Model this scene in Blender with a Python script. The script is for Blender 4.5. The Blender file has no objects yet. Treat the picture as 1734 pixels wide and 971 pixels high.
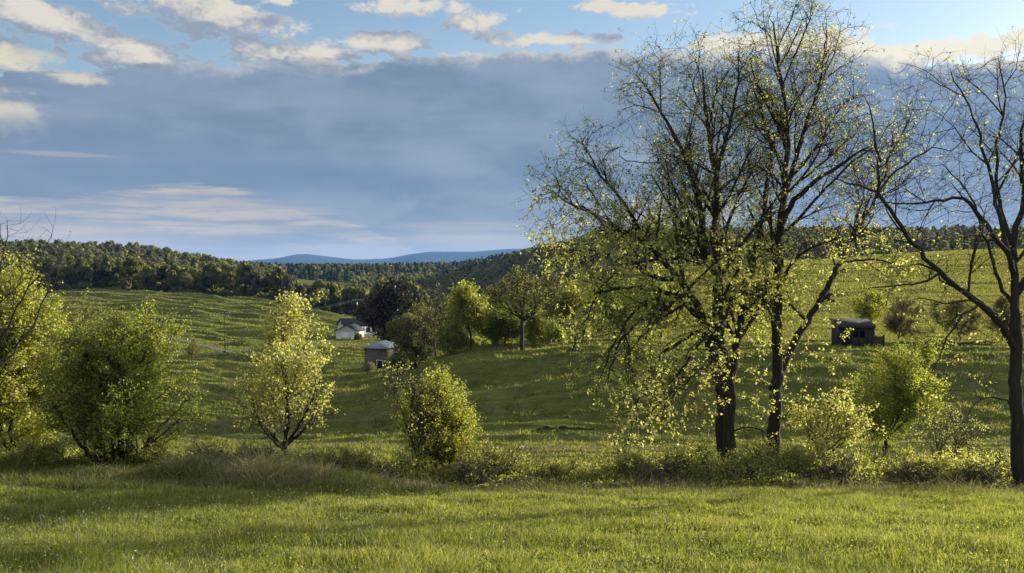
import bpy, math, random
import numpy as np
from mathutils import Vector

SC = bpy.context.scene
COL = SC.collection
rng = np.random.default_rng(11)
random.seed(11)
R = math.radians

# ------------------------------------------------------------------ camera
F = 1502.0                                    # focal length in pixels of a 1734 px wide frame
PIT = math.atan(40.5 / F)
cam = bpy.data.cameras.new('camera'); camo = bpy.data.objects.new('camera', cam)
COL.objects.link(camo); SC.camera = camo
cam.sensor_width = 36; cam.lens = 36 * F / 1734
cam.clip_start = 0.1; cam.clip_end = 60000
camo.location = (0, 0, 0); camo.rotation_euler = (math.pi / 2 - PIT, 0, 0)

# ------------------------------------------------------------------ sun, sky, exposure
SUN_AZ, SUN_EL = R(58), R(13.5)
SUN = np.array([math.sin(SUN_AZ) * math.cos(SUN_EL), math.cos(SUN_AZ) * math.cos(SUN_EL), math.sin(SUN_EL)])
sl = bpy.data.lights.new('sun', 'SUN'); slo = bpy.data.objects.new('sun', sl); COL.objects.link(slo)
sl.energy = 5.0; sl.angle = R(0.6); sl.color = (1.0, 0.94, 0.80)
slo.rotation_euler = Vector(SUN).to_track_quat('Z', 'Y').to_euler()
SC.view_settings.view_transform = 'Standard'; SC.view_settings.look = 'None'
EXPO = 1.0
SC.view_settings.exposure = EXPO; SC.view_settings.gamma = 1.0
SC.view_settings.use_curve_mapping = False
SC.cycles.max_bounces = 8; SC.cycles.diffuse_bounces = 3; SC.cycles.transmission_bounces = 4
SC.cycles.glossy_bounces = 2; SC.cycles.transparent_max_bounces = 6; SC.cycles.volume_bounces = 1
SC.cycles.use_denoising = True

W = bpy.data.worlds.new('World'); SC.world = W; W.use_nodes = True
NT = W.node_tree; NT.nodes.clear()


class S:
    """A float socket with arithmetic, to write node maths as expressions."""
    nt = NT

    def __init__(s, k): s.k = k

    @staticmethod
    def m(op, *a):
        n = S.nt.nodes.new('ShaderNodeMath'); n.operation = op
        for i, v in enumerate(a):
            if isinstance(v, S): S.nt.links.new(v.k, n.inputs[i])
            else: n.inputs[i].default_value = v
        return S(n.outputs[0])
    def __add__(s, o): return S.m('ADD', s, o)
    __radd__ = __add__
    def __sub__(s, o): return S.m('SUBTRACT', s, o)
    def __rsub__(s, o): return S.m('SUBTRACT', o, s)
    def __mul__(s, o): return S.m('MULTIPLY', s, o)
    __rmul__ = __mul__
    def __truediv__(s, o): return S.m('DIVIDE', s, o)
    def max(s, o): return S.m('MAXIMUM', s, o)
    def min(s, o): return S.m('MINIMUM', s, o)


def sstep(x, a, b):
    n = S.nt.nodes.new('ShaderNodeMapRange'); n.interpolation_type = 'SMOOTHSTEP'
    S.nt.links.new(x.k, n.inputs[0]); n.inputs[1].default_value = a; n.inputs[2].default_value = b
    return S(n.outputs[0])


def piecewise(x, pts):
    """float curve through (x, y) points: smooth, constant outside"""
    acc = None
    for (x0, y0), (x1, y1) in zip(pts, pts[1:]):
        n = S.nt.nodes.new('ShaderNodeMapRange'); n.interpolation_type = 'SMOOTHSTEP'
        S.nt.links.new(x.k, n.inputs[0])
        n.inputs[1].default_value = x0; n.inputs[2].default_value = x1
        n.inputs[3].default_value = 0; n.inputs[4].default_value = y1 - y0
        v = S(n.outputs[0]); acc = v if acc is None else acc + v
    return acc + pts[0][1]


def mixc(f, a, b):
    n = S.nt.nodes.new('ShaderNodeMix'); n.data_type = 'RGBA'
    fi, ai, bi = n.inputs[0], n.inputs[6], n.inputs[7]
    if isinstance(f, S): S.nt.links.new(f.k, fi)
    else: fi.default_value = f
    for v, i in ((a, ai), (b, bi)):
        if isinstance(v, tuple): i.default_value = (*v, 1)
        else: S.nt.links.new(v, i)
    return n.outputs[2]


def aed(px, py):
    """direction of a spot in the sky as (azimuth, elevation) in degrees"""
    az = math.atan((px - 867) / F)
    return math.degrees(az), math.degrees(math.atan((445 - py) / F * math.cos(az)))


def lin(r, g, b):
    return tuple(((c / 255 + .055) / 1.055) ** 2.4 if c > 10 else c / 255 / 12.92 for c in (r, g, b))


def build_sky():
    nt = NT
    out = nt.nodes.new('ShaderNodeOutputWorld'); bg = nt.nodes.new('ShaderNodeBackground')
    sky = nt.nodes.new('ShaderNodeTexSky'); sky.sky_type = 'NISHITA'; sky.sun_disc = False
    sky.sun_elevation = SUN_EL; sky.sun_rotation = SUN_AZ; sky.air_density = 1.0; sky.dust_density = 0.6; sky.ozone_density = 1.6
    bg.inputs[1].default_value = 0.085
    K = 2 ** -EXPO / 0.085
    tc = nt.nodes.new('ShaderNodeTexCoord'); sep = nt.nodes.new('ShaderNodeSeparateXYZ')
    nt.links.new(tc.outputs['Generated'], sep.inputs[0])
    x, y, z = (S(sep.outputs[i]) for i in range(3))
    az = S.m('ARCTAN2', x, y) * (180 / math.pi)
    el = S.m('ARCSINE', z) * (180 / math.pi)

    def noise(scale, zs, detail=5, rough=.55, off=(0, 0, 0), dist=0.0, sh=(0, 0, 0)):
        off = tuple(o + d * scale * (zs if i == 2 else 1) for i, (o, d) in enumerate(zip(off, sh)))
        mp = nt.nodes.new('ShaderNodeMapping'); nt.links.new(tc.outputs['Generated'], mp.inputs[0])
        mp.inputs['Scale'].default_value = (scale, scale, scale * zs); mp.inputs['Location'].default_value = off
        n = nt.nodes.new('ShaderNodeTexNoise'); nt.links.new(mp.outputs[0], n.inputs[0])
        n.inputs['Scale'].default_value = 1; n.inputs['Detail'].default_value = detail
        n.inputs['Roughness'].default_value = rough; n.inputs['Distortion'].default_value = dist
        return S(n.outputs[0]) - 0.5
    n_big = noise(7, 2.2, 6, .6)
    TL = (.016, 0, .022)                       # a step towards the light, up and to the right
    def edges(sh):
        return (noise(15, 1.9, 8, .6, (3, 1, 7), .3, sh) * 1.0 + noise(40, 1.7, 7, .62, (9, 4, 2), .4, sh) * .75 + noise(110, 1.5, 4, .6, (2, 6, 5), .3, sh) * .3)
    n_mid = noise(16, 2.4, 8, .62, (3, 1, 7), .4)
    n_str = noise(6, 9, 6, .6, (1, 8, 3))
    n_st2 = noise(10, 13, 7, .64, (4, 2, 6), .3)
    edge = edges((0, 0, 0)); edge2 = edges(TL)

    def blob(px, py, rx, ry, slope=0.0, sa=0.0, se=0.0):
        a0, e0 = aed(px, py); k = math.degrees(1 / F)
        da = az - (a0 - sa); de = el - (e0 - se) + da * slope
        q = S.m('POWER', S.m('ABSOLUTE', da / (rx * k)), 2) + S.m('POWER', S.m('ABSOLUTE', de / (ry * k)), 2)
        return 1 - S.m('SQRT', q)

    def union(bl, sa=0.0, se=0.0):
        acc = None
        for b in bl:
            v = blob(*b, sa, se) if len(b) == 5 else blob(*b, 0, sa, se); acc = v if acc is None else acc.max(v)
        return acc

    base = sky.outputs[0]
    k = K
    def C(r, g, b, s=1.0): return tuple(c * k * s for c in lin(r, g, b))
    # thin veil that pales the blue a little towards the sun
    col = base
    # ---- heaped clouds above the deck
    PB = [(170, 62, 230, 34, .22), (60, 30, 80, 22, .1), (370, 40, 190, 42, .16), (440, 84, 120, 30, .1), (230, 103, 150, 15, 0),
          (690, 17, 90, 18, 0), (810, 48, 110, 32, .2), (930, 70, 180, 18, 0), (640, 78, 130, 24, 0), (560, 92, 90, 16, 0),
          (1110, 21, 80, 14, 0), (1010, 14, 50, 12, 0), (480, 4, 50, 12, 0), (140, 134, 60, 15, 0), (16, 103, 85, 28, .1),
          (1380, 84, 130, 36, 0), (1560, 92, 160, 24, 0), (1690, 76, 120, 22, -.05), (1250, 78, 120, 20, 0)]
    PB = [(a, b_, c * 1.12, d_ * 1.3, e_) for a, b_, c, d_, e_ in PB]
    d1 = union(PB) + edge * 1.9; d2 = union(PB, .92, 1.26) + edge2 * 1.9
    d = sstep(d1, .22, .62)
    lit = sstep(d1 - d2, -.15, .95)
    core = (1 - lit) * sstep(d1, .12, .5)
    bright = C(228, 221, 207); shade = C(150, 161, 177)
    right = sstep(az, 5, 20)
    pc = mixc(core * (1 - right * .6), bright, shade)
    pc = mixc(right * .6, pc, C(250, 243, 220, 1.1))
    col = mixc(d * .97, col, pc)
    # ---- the broad grey-blue deck
    top = piecewise(az, [(aed(px, 0)[0], aed(px, py)[1]) for px, py in
                         ((-200, 110), (60, 122), (330, 112), (520, 104), (760, 90), (1000, 84), (1300, 94), (1734, 104))])
    depth = top - el + edge * 1.8 + n_big * 1.0
    dk = sstep(depth, .0, .22)
    rim = sstep(depth + n_mid * .8, .95, .0) * sstep(az, -26, -10) * sstep(n_mid + n_big * .6, -.22, .12)
    deck_c = mixc(sstep(n_big + n_str * .5, -.28, .28), C(116, 141, 167), C(141, 161, 184))
    deck_c = mixc(sstep(az, 8, 24) * .55, deck_c, C(116, 146, 186))
    deck_c = mixc(sstep(az, 2, -30) * .35, deck_c, C(130, 147, 171))
    deck_c = mixc(sstep(el, 5.5, .5) * .55, deck_c, C(162, 170, 184))
    fold = sstep(noise(8, 2.6, 6, .58, (5, 3, 1), .5) - noise(8, 2.6, 6, .58, (5, 3, 1), .5, (.022, 0, .03)), -.16, .16)
    deck_c = mixc(.26, deck_c, mixc(fold, C(108, 132, 158), C(166, 178, 194)))
    # a thin veil lit from behind in places on the left
    deck_c = mixc(sstep(union([(200, 165, 260, 60, 0), (380, 270, 420, 40, 0)]) + n_str * 2.0 + n_big, 0, 1.2) * .4, deck_c, C(150, 165, 188))
    dc = mixc(rim * .92, deck_c, mixc(right, C(222, 217, 206), C(248, 240, 222)))
    col = mixc(dk * .99, col, dc)
    # bright puff in the deck on the far left, dark shelf below it
    pf = sstep(union([(18, 192, 75, 42, 0), (140, 135, 45, 14, 0), (24, 100, 80, 20, 0)]) + edge * 1.7 + n_str, .05, .8)
    col = mixc(pf * .8, col, C(226, 217, 192))
    shelf = sstep(union([(90, 240, 420, 44, 0), (40, 168, 60, 9, 0), (330, 300, 520, 36, 0)]) + n_str * .8 + n_mid * .6, -.05, .7)
    col = mixc(shelf * .7, col, C(119, 142, 170))
    # ---- pale streaked break under the deck, low on the left
    brk = piecewise(az, [(aed(px, 0)[0], aed(px, py)[1]) for px, py in
                         ((-400, 330), (0, 330), (380, 318), (440, 332), (560, 372), (760, 430), (900, 470))])
    br = sstep(brk - el + n_str * .8 + n_st2 * 1.5 + n_mid * .3, -.1, .3)
    bc = mixc(sstep(n_st2 * 1.2 + n_str * .5, -.12, .16), C(156, 165, 180), C(200, 194, 183))
    bc = mixc(sstep(el, 1.8, .1) * .75, bc, C(190, 184, 182))
    col = mixc(br * .95, col, bc)
    thin = sstep(union([(430, 352, 220, 7, .02), (330, 325, 120, 9, -.02), (450, 386, 110, 5, 0), (480, 360, 130, 6, 0), (110, 262, 110, 5, 0),
                        (820, 403, 90, 5, 0)]) + n_str * .8 + n_mid * .9, 0.0, .7)
    col = mixc(thin * .42, col, C(192, 188, 182))
    glow = sstep(union([(800, 412, 240, 46, 0), (1120, 372, 190, 44, 0), (560, 432, 260, 26, 0), (150, 405, 330, 40, 0)]) + n_str * .8 + n_st2 * .9, -.1, .9)
    col = mixc(glow * .75, col, C(204, 195, 186))
    # broken white cloud added out of view, above and behind, for fill light
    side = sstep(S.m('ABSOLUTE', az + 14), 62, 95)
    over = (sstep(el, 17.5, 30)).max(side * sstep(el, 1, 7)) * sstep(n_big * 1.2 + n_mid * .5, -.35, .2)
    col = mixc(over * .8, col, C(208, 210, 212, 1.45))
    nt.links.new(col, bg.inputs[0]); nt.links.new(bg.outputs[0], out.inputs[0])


build_sky()

# ------------------------------------------------------------------ helpers: noise, points, meshes
def P(px, py, Y):
    xc, zc = (px - 867) / F, (485.5 - py) / F
    d = np.array([xc, math.cos(PIT) + zc * math.sin(PIT), -math.sin(PIT) + zc * math.cos(PIT)])
    return d * (Y / d[1])


_perm = np.random.default_rng(5).random((256, 256))


def vnoise(x, y):
    x = np.asarray(x, float); y = np.asarray(y, float)
    xi = np.floor(x).astype(int); yi = np.floor(y).astype(int); fx = x - xi; fy = y - yi
    fx = fx * fx * (3 - 2 * fx); fy = fy * fy * (3 - 2 * fy)
    a = _perm[xi & 255, yi & 255]; b = _perm[(xi + 1) & 255, yi & 255]
    c = _perm[xi & 255, (yi + 1) & 255]; d = _perm[(xi + 1) & 255, (yi + 1) & 255]
    return (a * (1 - fx) + b * fx) * (1 - fy) + (c * (1 - fx) + d * fx) * fy - .5


def fbm(x, y, o=4):
    s = 0; a = 1
    for i in range(o):
        s = s + a * vnoise(x * 2 ** i + 17.3 * i, y * 2 ** i + 9.1 * i); a *= .5
    return s


def pchip(xs, ys, q):
    xs = np.array(xs, float); ys = np.array(ys, float)
    h = np.diff(xs); dl = np.diff(ys) / h
    m = np.zeros_like(ys)
    for i in range(1, len(xs) - 1):
        if dl[i - 1] * dl[i] > 0:
            w1 = 2 * h[i] + h[i - 1]; w2 = h[i] + 2 * h[i - 1]
            m[i] = (w1 + w2) / (w1 / dl[i - 1] + w2 / dl[i])
    m[0] = dl[0]; m[-1] = dl[-1]
    q = np.clip(q, xs[0], xs[-1])
    i = np.clip(np.searchsorted(xs, q) - 1, 0, len(h) - 1)
    t = (q - xs[i]) / h[i]
    return ((1 + 2 * t) * (1 - t) ** 2 * ys[i] + t * (1 - t) ** 2 * h[i] * m[i]
            + t * t * (3 - 2 * t) * ys[i + 1] + t * t * (t - 1) * h[i] * m[i + 1])


# ------------------------------------------------------------------ terrain: the lie of the land as heights along sight directions
def zz(Y, py): return -(py - 445) / F * Y
NEAR = [(1, -2.35), (4, -2.8), (12, -4.2), (20, -5.52)]
def colm(b27, *rows): return NEAR + [(27, b27)] + [(Y, v[0] if isinstance(v, tuple) else zz(Y, v)) for Y, v in rows]
LEFT = ((34, (-7.7,)), (50, (-11.6,)), (72, 772), (84, 745), (100, 718), (118, 692), (156, 640), (200, 596), (250, 562), (320, 522), (400, 497))
LANDS = {
    -700: colm(-6.2, *LEFT, (520, (-16,)), (700, (4,)), (900, (8,)), (1400, (0,)), (2500, (-10,)), (5000, (-60,)), (14000, (-60,))),
    0:    colm(-6.35, *LEFT, (520, (-19,)), (640, (-5,)), (760, (6,)), (900, (4,)), (1400, (-10,)), (2500, (-10,)), (5000, (-60,)), (14000, (-60,))),
    200:  colm(-6.45, *LEFT, (520, (-20,)), (640, (-8,)), (760, (3,)), (900, (0,)), (1400, (-12,)), (2500, (-10,)), (5000, (-60,)), (14000, (-60,))),
    440:  colm(-6.75, *LEFT[:-3], (250, 566), (320, 535), (400, 513), (520, (-25,)), (640, (-20,)), (760, (-15,)), (900, (-14,)), (1400, (-16,)), (2500, (-28,)), (5000, (-60,)), (14000, (-60,))),
    620:  colm(-6.95, (34, (-8.7,)), (50, (-12,)), (72, 765), (84, 742), (100, 708), (118, 680), (156, 628), (200, 600), (250, 574), (320, 555), (390, 543), (520, (-36,)), (700, (-30,)), (1000, (-26,)), (1400, (-17,)), (2500, (-24,)), (5000, (-60,)), (14000, (-60,))),
    760:  colm(-7.08, (34, (-8.85,)), (50, (-12.2,)), (72, 770), (82, 742), (92, 690), (102, 638), (110, 614), (122, 612), (156, 616), (200, 590), (250, 562), (320, 540), (400, 525), (520, (-34,)), (700, (-30,)), (1000, (-22,)), (1400, (-14,)), (2500, (-22,)), (5000, (-60,)), (14000, (-60,))),
    900:  colm(-7.08, (34, (-8.85,)), (50, (-12.2,)), (72, 772), (80, 748), (90, 690), (98, 640), (106, 604), (116, 594), (150, (-17,)), (200, 555), (250, 528), (320, 505), (420, 496), (520, (-24,)), (700, (-12,)), (900, (2,)), (1200, (8,)), (2500, (-20,)), (5000, (-60,)), (14000, (-60,))),
    1080: colm(-7.08, (34, (-8.85,)), (50, (-12.2,)), (72, 772), (80, 750), (90, 680), (98, 624), (106, 592), (116, 584), (156, 560), (200, 528), (250, 500), (320, 472), (420, 462), (520, (-8,)), (700, (10,)), (900, (26,)), (1200, (26,)), (2500, (0,)), (5000, (-60,)), (14000, (-60,))),
    1300: colm(-7.08, (34, (-8.85,)), (50, (-12.2,)), (72, 772), (80, 748), (90, 668), (98, 612), (104, 590), (116, 582), (156, 545), (200, 508), (250, 476), (320, 452), (420, 446), (520, (1,)), (700, (10,)), (900, (25,)), (1200, (26,)), (2500, (0,)), (5000, (-60,)), (14000, (-60,))),
    1734: colm(-7.08, (34, (-8.85,)), (50, (-12,)), (72, 770), (80, 745), (90, 664), (98, 608), (104, 590), (116, 581), (156, 540), (200, 498), (250, 462), (320, 430), (420, 424), (520, (5,)), (700, (12,)), (900, (25,)), (1200, (27,)), (2500, (0,)), (5000, (-60,)), (14000, (-60,))),
    2600: colm(-6.6, (34, (-7.6,)), (50, (-10,)), (72, (-11.5,)), (100, (-10,)), (116, (-9.5,)), (156, (-8,)), (320, (3,)), (420, (6,)), (520, (6,)), (700, (12,)), (900, (22,)), (1200, (24,)), (2500, (0,)), (5000, (-60,)), (14000, (-60,))),
}
_LY = np.linspace(0, math.log(14000), 1400)
_PX = np.linspace(-700, 2600, 661)
_cx = np.array(sorted(LANDS))
_tab = np.array([pchip([math.log(a) for a, _ in LANDS[c]], [b for _, b in LANDS[c]], _LY) for c in _cx])
_TAB = np.array([pchip(_cx, _tab[:, j], _PX) for j in range(len(_LY))])        # [logY, px]
# soften the joints between the sight lines
for _ in range(3):
    _TAB[:, 1:-1] = (_TAB[:, :-2] + 2 * _TAB[:, 1:-1] + _TAB[:, 2:]) / 4
    _TAB[1:-1] = (_TAB[:-2] + 2 * _TAB[1:-1] + _TAB[2:]) / 4


PADS = [(-46, 250, 17), (-43, 232, 13), (-40, 215, 10), (-24.5, 157, 8), (-23, 148, 6), (41.5, 108, 6)]
ROAD = [(-200, 196), (120, 186), (280, 187), (386, 196), (470, 212), (560, 238)]
TRACK = [(150, 275), (195, 262), (245, 245), (300, 228), (350, 210), (392, 198)]
for pl in (ROAD, TRACK):
    for (a, b), (c, d) in zip(pl, pl[1:]):
        PADS += [((a + (c - a) * t - 867) / F * (b + (d - b) * t), b + (d - b) * t, 7.5) for t in (0, .33, .67)]


def height(x, y):
    x = np.asarray(x, float); y = np.asarray(y, float)
    yy = np.maximum(y, 4.0)
    px = np.clip(867 + F * x / yy, -700, 2599.9); ly = np.clip(np.log(yy), 0, _LY[-1] - 1e-6)
    i = ly / (_LY[1] - _LY[0]); j = (px + 700) / (_PX[1] - _PX[0])
    i0 = i.astype(int); j0 = j.astype(int); fi = i - i0; fj = j - j0
    z = ((_TAB[i0, j0] * (1 - fj) + _TAB[i0, j0 + 1] * fj) * (1 - fi) + (_TAB[i0 + 1, j0] * (1 - fj) + _TAB[i0 + 1, j0 + 1] * fj) * fi)
    near = np.clip((40 - y) / 12, 0, 1)
    z = z + near * (.10 * fbm(x / 3.1, y / 2.4, 3) + .05 * vnoise(x / .7, y / .7))
    z = z + np.exp(-((y - 25.2) / 1.7) ** 2) * (.35 + .65 * np.clip((-2 - x) / 4, 0, 1)) * (.42 * vnoise(x / 2.3 + 5, y / 1.6) + .25 * vnoise(x / .9, y / .8) + .12)
    mid = np.clip((y - 34) / 30, 0, 1) * np.clip((620 - y) / 150, 0, 1)
    amp = np.clip(y / 140, .55, 1.5)
    # the terraced, grazed ground: low steps that follow the contour
    w = fbm(x / 40, y / 22, 3) * 1.6
    pad = 1.0
    for cx, cy, cr in PADS: pad = pad * (1 - .85 * np.exp(-(((x - cx) ** 2 + (y - cy) ** 2) / cr ** 2) ** 2))
    mid = mid * pad
    hay = 1 - .72 * np.clip((px - 1000) / 150, 0, 1) * np.clip((y - 108) / 14, 0, 1)
    z = z + mid * hay * amp * (.6 * vnoise(x / 17 + w, y / 4.6 + w) + .40 * vnoise(x / 7, y / 2.3 + w * 2) + 1.5 * fbm(x / 24, y / 12, 3) + .2 * vnoise(x / 2.6, y / 1.3))
    lam = yy / 27; ph = 27 * np.log(yy) + x / (lam * 7) + 1.5 * fbm(x / (lam * 5), yy / (lam * 3.2), 3); f = ph - np.floor(ph)
    st = np.clip(f / .3, 0, 1); st = st * st * (3 - 2 * st) - f
    z = z + mid * (-.25 + 1.25 * hay) * np.clip((y - 60) / 30, 0, 1) * .16 * lam * st * np.clip(.85 + .9 * fbm(x / 38, y / 21 + 40, 3), .15, 1.3)
    far = np.clip((y - 500) / 400, 0, 1)
    z = z + far * 5 * fbm(x / 160, y / 160, 4)
    return z


def hz(x, y): return float(height(np.array([x]), np.array([y]))[0])
def gp(px, Y):
    """ground point below a sight direction at depth Y"""
    x = (px - 867) / F * Y
    return np.array([x, Y, hz(x, Y)])


def mesh_from(name, v, quads=None, tris=None, mats=(), smooth=False, midx=None):
    me = bpy.data.meshes.new(name)
    v = np.asarray(v, np.float32).reshape(-1, 3)
    q = np.zeros((0, 4), np.int32) if quads is None or len(quads) == 0 else np.asarray(quads, np.int32)
    t = np.zeros((0, 3), np.int32) if tris is None or len(tris) == 0 else np.asarray(tris, np.int32)
    me.vertices.add(len(v)); me.vertices.foreach_set('co', v.ravel())
    nl = q.size + t.size; me.loops.add(nl); me.loops.foreach_set('vertex_index', np.concatenate([q.ravel(), t.ravel()]))
    npol = len(q) + len(t); me.polygons.add(npol)
    st = np.concatenate([np.arange(len(q)) * 4, q.size + np.arange(len(t)) * 3]).astype(np.int32)
    me.polygons.foreach_set('loop_start', st)
    if smooth: me.polygons.foreach_set('use_smooth', np.ones(npol, bool))
    for m in mats: me.materials.append(m)
    if midx is not None: me.polygons.foreach_set('material_index', np.asarray(midx, np.int32))
    me.update(calc_edges=True)
    return me


def ob(name, me, parent=None, **props):
    o = bpy.data.objects.new(name, me); COL.objects.link(o)
    if parent is not None: o.parent = parent
    for k, v in props.items(): o[k] = v
    return o


def empty(name, loc, label, cat, group=None, rz=0, sc=1):
    o = bpy.data.objects.new(name, None); COL.objects.link(o)
    o.location = loc; o.rotation_euler = (0, 0, rz); o.scale = (sc, sc, sc) if np.isscalar(sc) else sc
    o['label'] = label; o['category'] = cat
    if group: o['group'] = group
    return o


def copy_tree(root, loc, rz, sc, label, group):
    r = root.copy(); COL.objects.link(r); r.location = loc; r.rotation_euler = (0, 0, rz)
    r.scale = (sc, sc, sc) if np.isscalar(sc) else sc
    r['label'] = label
    if group: r['group'] = group
    for ch in root.children:
        c = ch.copy(); COL.objects.link(c); c.parent = r
    return r


# ------------------------------------------------------------------ materials
def new_mat(name):
    m = bpy.data.materials.new(name); m.use_nodes = True; m.node_tree.nodes.clear()
    o = m.node_tree.nodes.new('ShaderNodeOutputMaterial')
    return m, m.node_tree, o


def ramp(nt, fac, stops):
    r = nt.nodes.new('ShaderNodeValToRGB'); e = r.color_ramp.elements
    while len(e) < len(stops): e.new(.5)
    for el, (p, c) in zip(e, stops): el.position = p; el.color = (*c, 1)
    nt.links.new(fac, r.inputs[0]); return r.outputs[0]


def tex_noise(nt, scale, detail=4, rough=.6, vec=None, stretch=None, coord='Object'):
    n = nt.nodes.new('ShaderNodeTexNoise'); n.inputs['Scale'].default_value = scale
    n.inputs['Detail'].default_value = detail; n.inputs['Roughness'].default_value = rough
    tc = nt.nodes.new('ShaderNodeTexCoord'); src = tc.outputs[coord]
    if stretch:
        mp = nt.nodes.new('ShaderNodeMapping'); mp.inputs['Scale'].default_value = stretch
        nt.links.new(src, mp.inputs[0]); src = mp.outputs[0]
    nt.links.new(src, n.inputs[0]); return n.outputs[0]


def leaf_mat(name, stops, trans=1.6, tmix=.5, gloss=.05, ppos=True):
    """thin leaves: diffuse + translucent, hue varied from leaf to leaf"""
    m, nt, o = new_mat(name)
    g = nt.nodes.new('ShaderNodeNewGeometry')
    c = ramp(nt, g.outputs['Random Per Island'], stops)
    d = nt.nodes.new('ShaderNodeBsdfDiffuse'); t = nt.nodes.new('ShaderNodeBsdfTranslucent')
    nt.links.new(c, d.inputs[0])
    mu = nt.nodes.new('ShaderNodeMix'); mu.data_type = 'RGBA'; mu.blend_type = 'MULTIPLY'; mu.inputs[0].default_value = 1
    nt.links.new(c, mu.inputs[6]); mu.inputs[7].default_value = (trans * 1.12, trans * 1.05, trans * .55, 1)
    nt.links.new(mu.outputs[2], t.inputs[0])
    x = nt.nodes.new('ShaderNodeMixShader'); x.inputs[0].default_value = tmix
    nt.links.new(d.outputs[0], x.inputs[1]); nt.links.new(t.outputs[0], x.inputs[2])
    s = x.outputs[0]
    if gloss:
        gl = nt.nodes.new('ShaderNodeBsdfGlossy'); gl.inputs['Roughness'].default_value = .42
        y = nt.nodes.new('ShaderNodeMixShader'); y.inputs[0].default_value = gloss
        nt.links.new(s, y.inputs[1]); nt.links.new(gl.outputs[0], y.inputs[2]); s = y.outputs[0]
    nt.links.new(s, o.inputs[0]); return m


def rough_mat(name, stops, scale=3, stretch=None, rough=.9, bump=.3, bdist=.02, detail=6, spec=.2):
    m, nt, o = new_mat(name)
    b = nt.nodes.new('ShaderNodeBsdfPrincipled'); b.inputs['Roughness'].default_value = rough
    b.inputs['Specular IOR Level'].default_value = spec
    n = tex_noise(nt, scale, detail, .65, stretch=stretch)
    nt.links.new(ramp(nt, n, stops), b.inputs['Base Color'])
    if bump:
        bp = nt.nodes.new('ShaderNodeBump'); bp.inputs['Strength'].default_value = bump; bp.inputs['Distance'].default_value = bdist
        nt.links.new(n, bp.inputs['Height']); nt.links.new(bp.outputs[0], b.inputs['Normal'])
    nt.links.new(b.outputs[0], o.inputs[0]); return m


M = {}
M['bark'] = rough_mat('bark', [(.3, (.02, .017, .014)), (.6, (.05, .043, .035)), (.8, (.12, .105, .086))], 15, (1, 1, .13), .95, 1.0, .08)
M['bark_grey'] = rough_mat('grey_bark', [(.3, (.035, .032, .028)), (.6, (.085, .078, .068)), (.8, (.15, .14, .12))], 8, (1, 1, .16), .95, 1.0, .05)
M['twig'] = rough_mat('twig_bark', [(.3, (.028, .023, .018)), (.7, (.06, .05, .04))], 5, None, .9, 0)
M['twig_red'] = rough_mat('reddish_twig_bark', [(.3, (.065, .052, .038)), (.7, (.13, .108, .08))], 5, None, .9, 0)
M['dry'] = leaf_mat('dry_stalks', [(0, (.13, .122, .07)), (.5, (.215, .20, .115)), (1, (.33, .305, .19))], 1.1, .42, .02)
M['leaf_spring'] = leaf_mat('young_spring_leaf', [(0, (.20, .21, .065)), (.5, (.29, .30, .11)), (1, (.38, .38, .16))], 2.0, .6, .03)
M['leaf_top'] = leaf_mat('silhouette_dark_leaf', [(0, (.04, .038, .018)), (.5, (.08, .078, .03)), (1, (.16, .155, .05))], 1.4, .45, .02)  # top leaves coloured dark for their silhouette against the sky
M['leaf_yellow'] = leaf_mat('yellow_green_leaf', [(0, (.15, .168, .024)), (.5, (.215, .235, .038)), (1, (.29, .305, .065))], 2.1, .62, .03)
M['leaf_green'] = leaf_mat('green_leaf', [(0, (.09, .11, .022)), (.5, (.14, .165, .036)), (1, (.20, .225, .06))], 2.1, .6, .03)
M['leaf_olive'] = leaf_mat('olive_leaf', [(0, (.095, .092, .034)), (.5, (.145, .14, .05)), (1, (.20, .19, .075))], 1.7, .52, .02)
M['leaf_dark'] = leaf_mat('dark_leaf', [(0, (.022, .02, .014)), (.5, (.038, .034, .022)), (1, (.07, .058, .034))], 1.1, .3, .03)
M['leaf_russet'] = leaf_mat('russet_bud_leaf', [(0, (.09, .055, .03)), (.5, (.14, .09, .05)), (1, (.19, .15, .06))], 1.1, .4, .03)
M['wood_green'] = leaf_mat('haze_toned_spring_foliage', [(0, (.092, .10, .046)), (.5, (.132, .142, .064)), (1, (.175, .182, .088))], 1.45, .56, 0)  # leafy and bare wood tones greyed and lightened to stand in for haze
M['wood_bright'] = leaf_mat('haze_toned_fresh_foliage', [(0, (.12, .132, .05)), (.5, (.165, .176, .068)), (1, (.21, .215, .09))], 1.5, .56, 0)
M['wood_grey'] = leaf_mat('haze_toned_bare_twigs', [(0, (.11, .108, .088)), (.5, (.145, .14, .112)), (1, (.185, .176, .14))], 1.2, .5, 0)
M['wood_pine'] = leaf_mat('pine_needles', [(0, (.022, .03, .026)), (.5, (.038, .048, .038)), (1, (.06, .07, .05))], 1.0, .2, 0)
M['grass'] = leaf_mat('lawn_grass', [(0, (.11, .13, .022)), (.45, (.165, .19, .036)), (.85, (.22, .24, .06)), (1, (.31, .30, .14))], 2.0, .55, .02)
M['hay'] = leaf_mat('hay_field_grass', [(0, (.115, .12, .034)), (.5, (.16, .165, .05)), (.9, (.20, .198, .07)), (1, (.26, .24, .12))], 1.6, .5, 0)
M['grass_deep'] = leaf_mat('deep_green_grass', [(0, (.06, .085, .016)), (.5, (.10, .13, .025)), (1, (.15, .175, .045))], 1.8, .52, .02)
M['grass_long'] = leaf_mat('long_grass', [(0, (.07, .09, .014)), (.6, (.115, .138, .026)), (.88, (.17, .18, .045)), (1, (.28, .25, .14))], 1.4, .36, .02)
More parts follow.
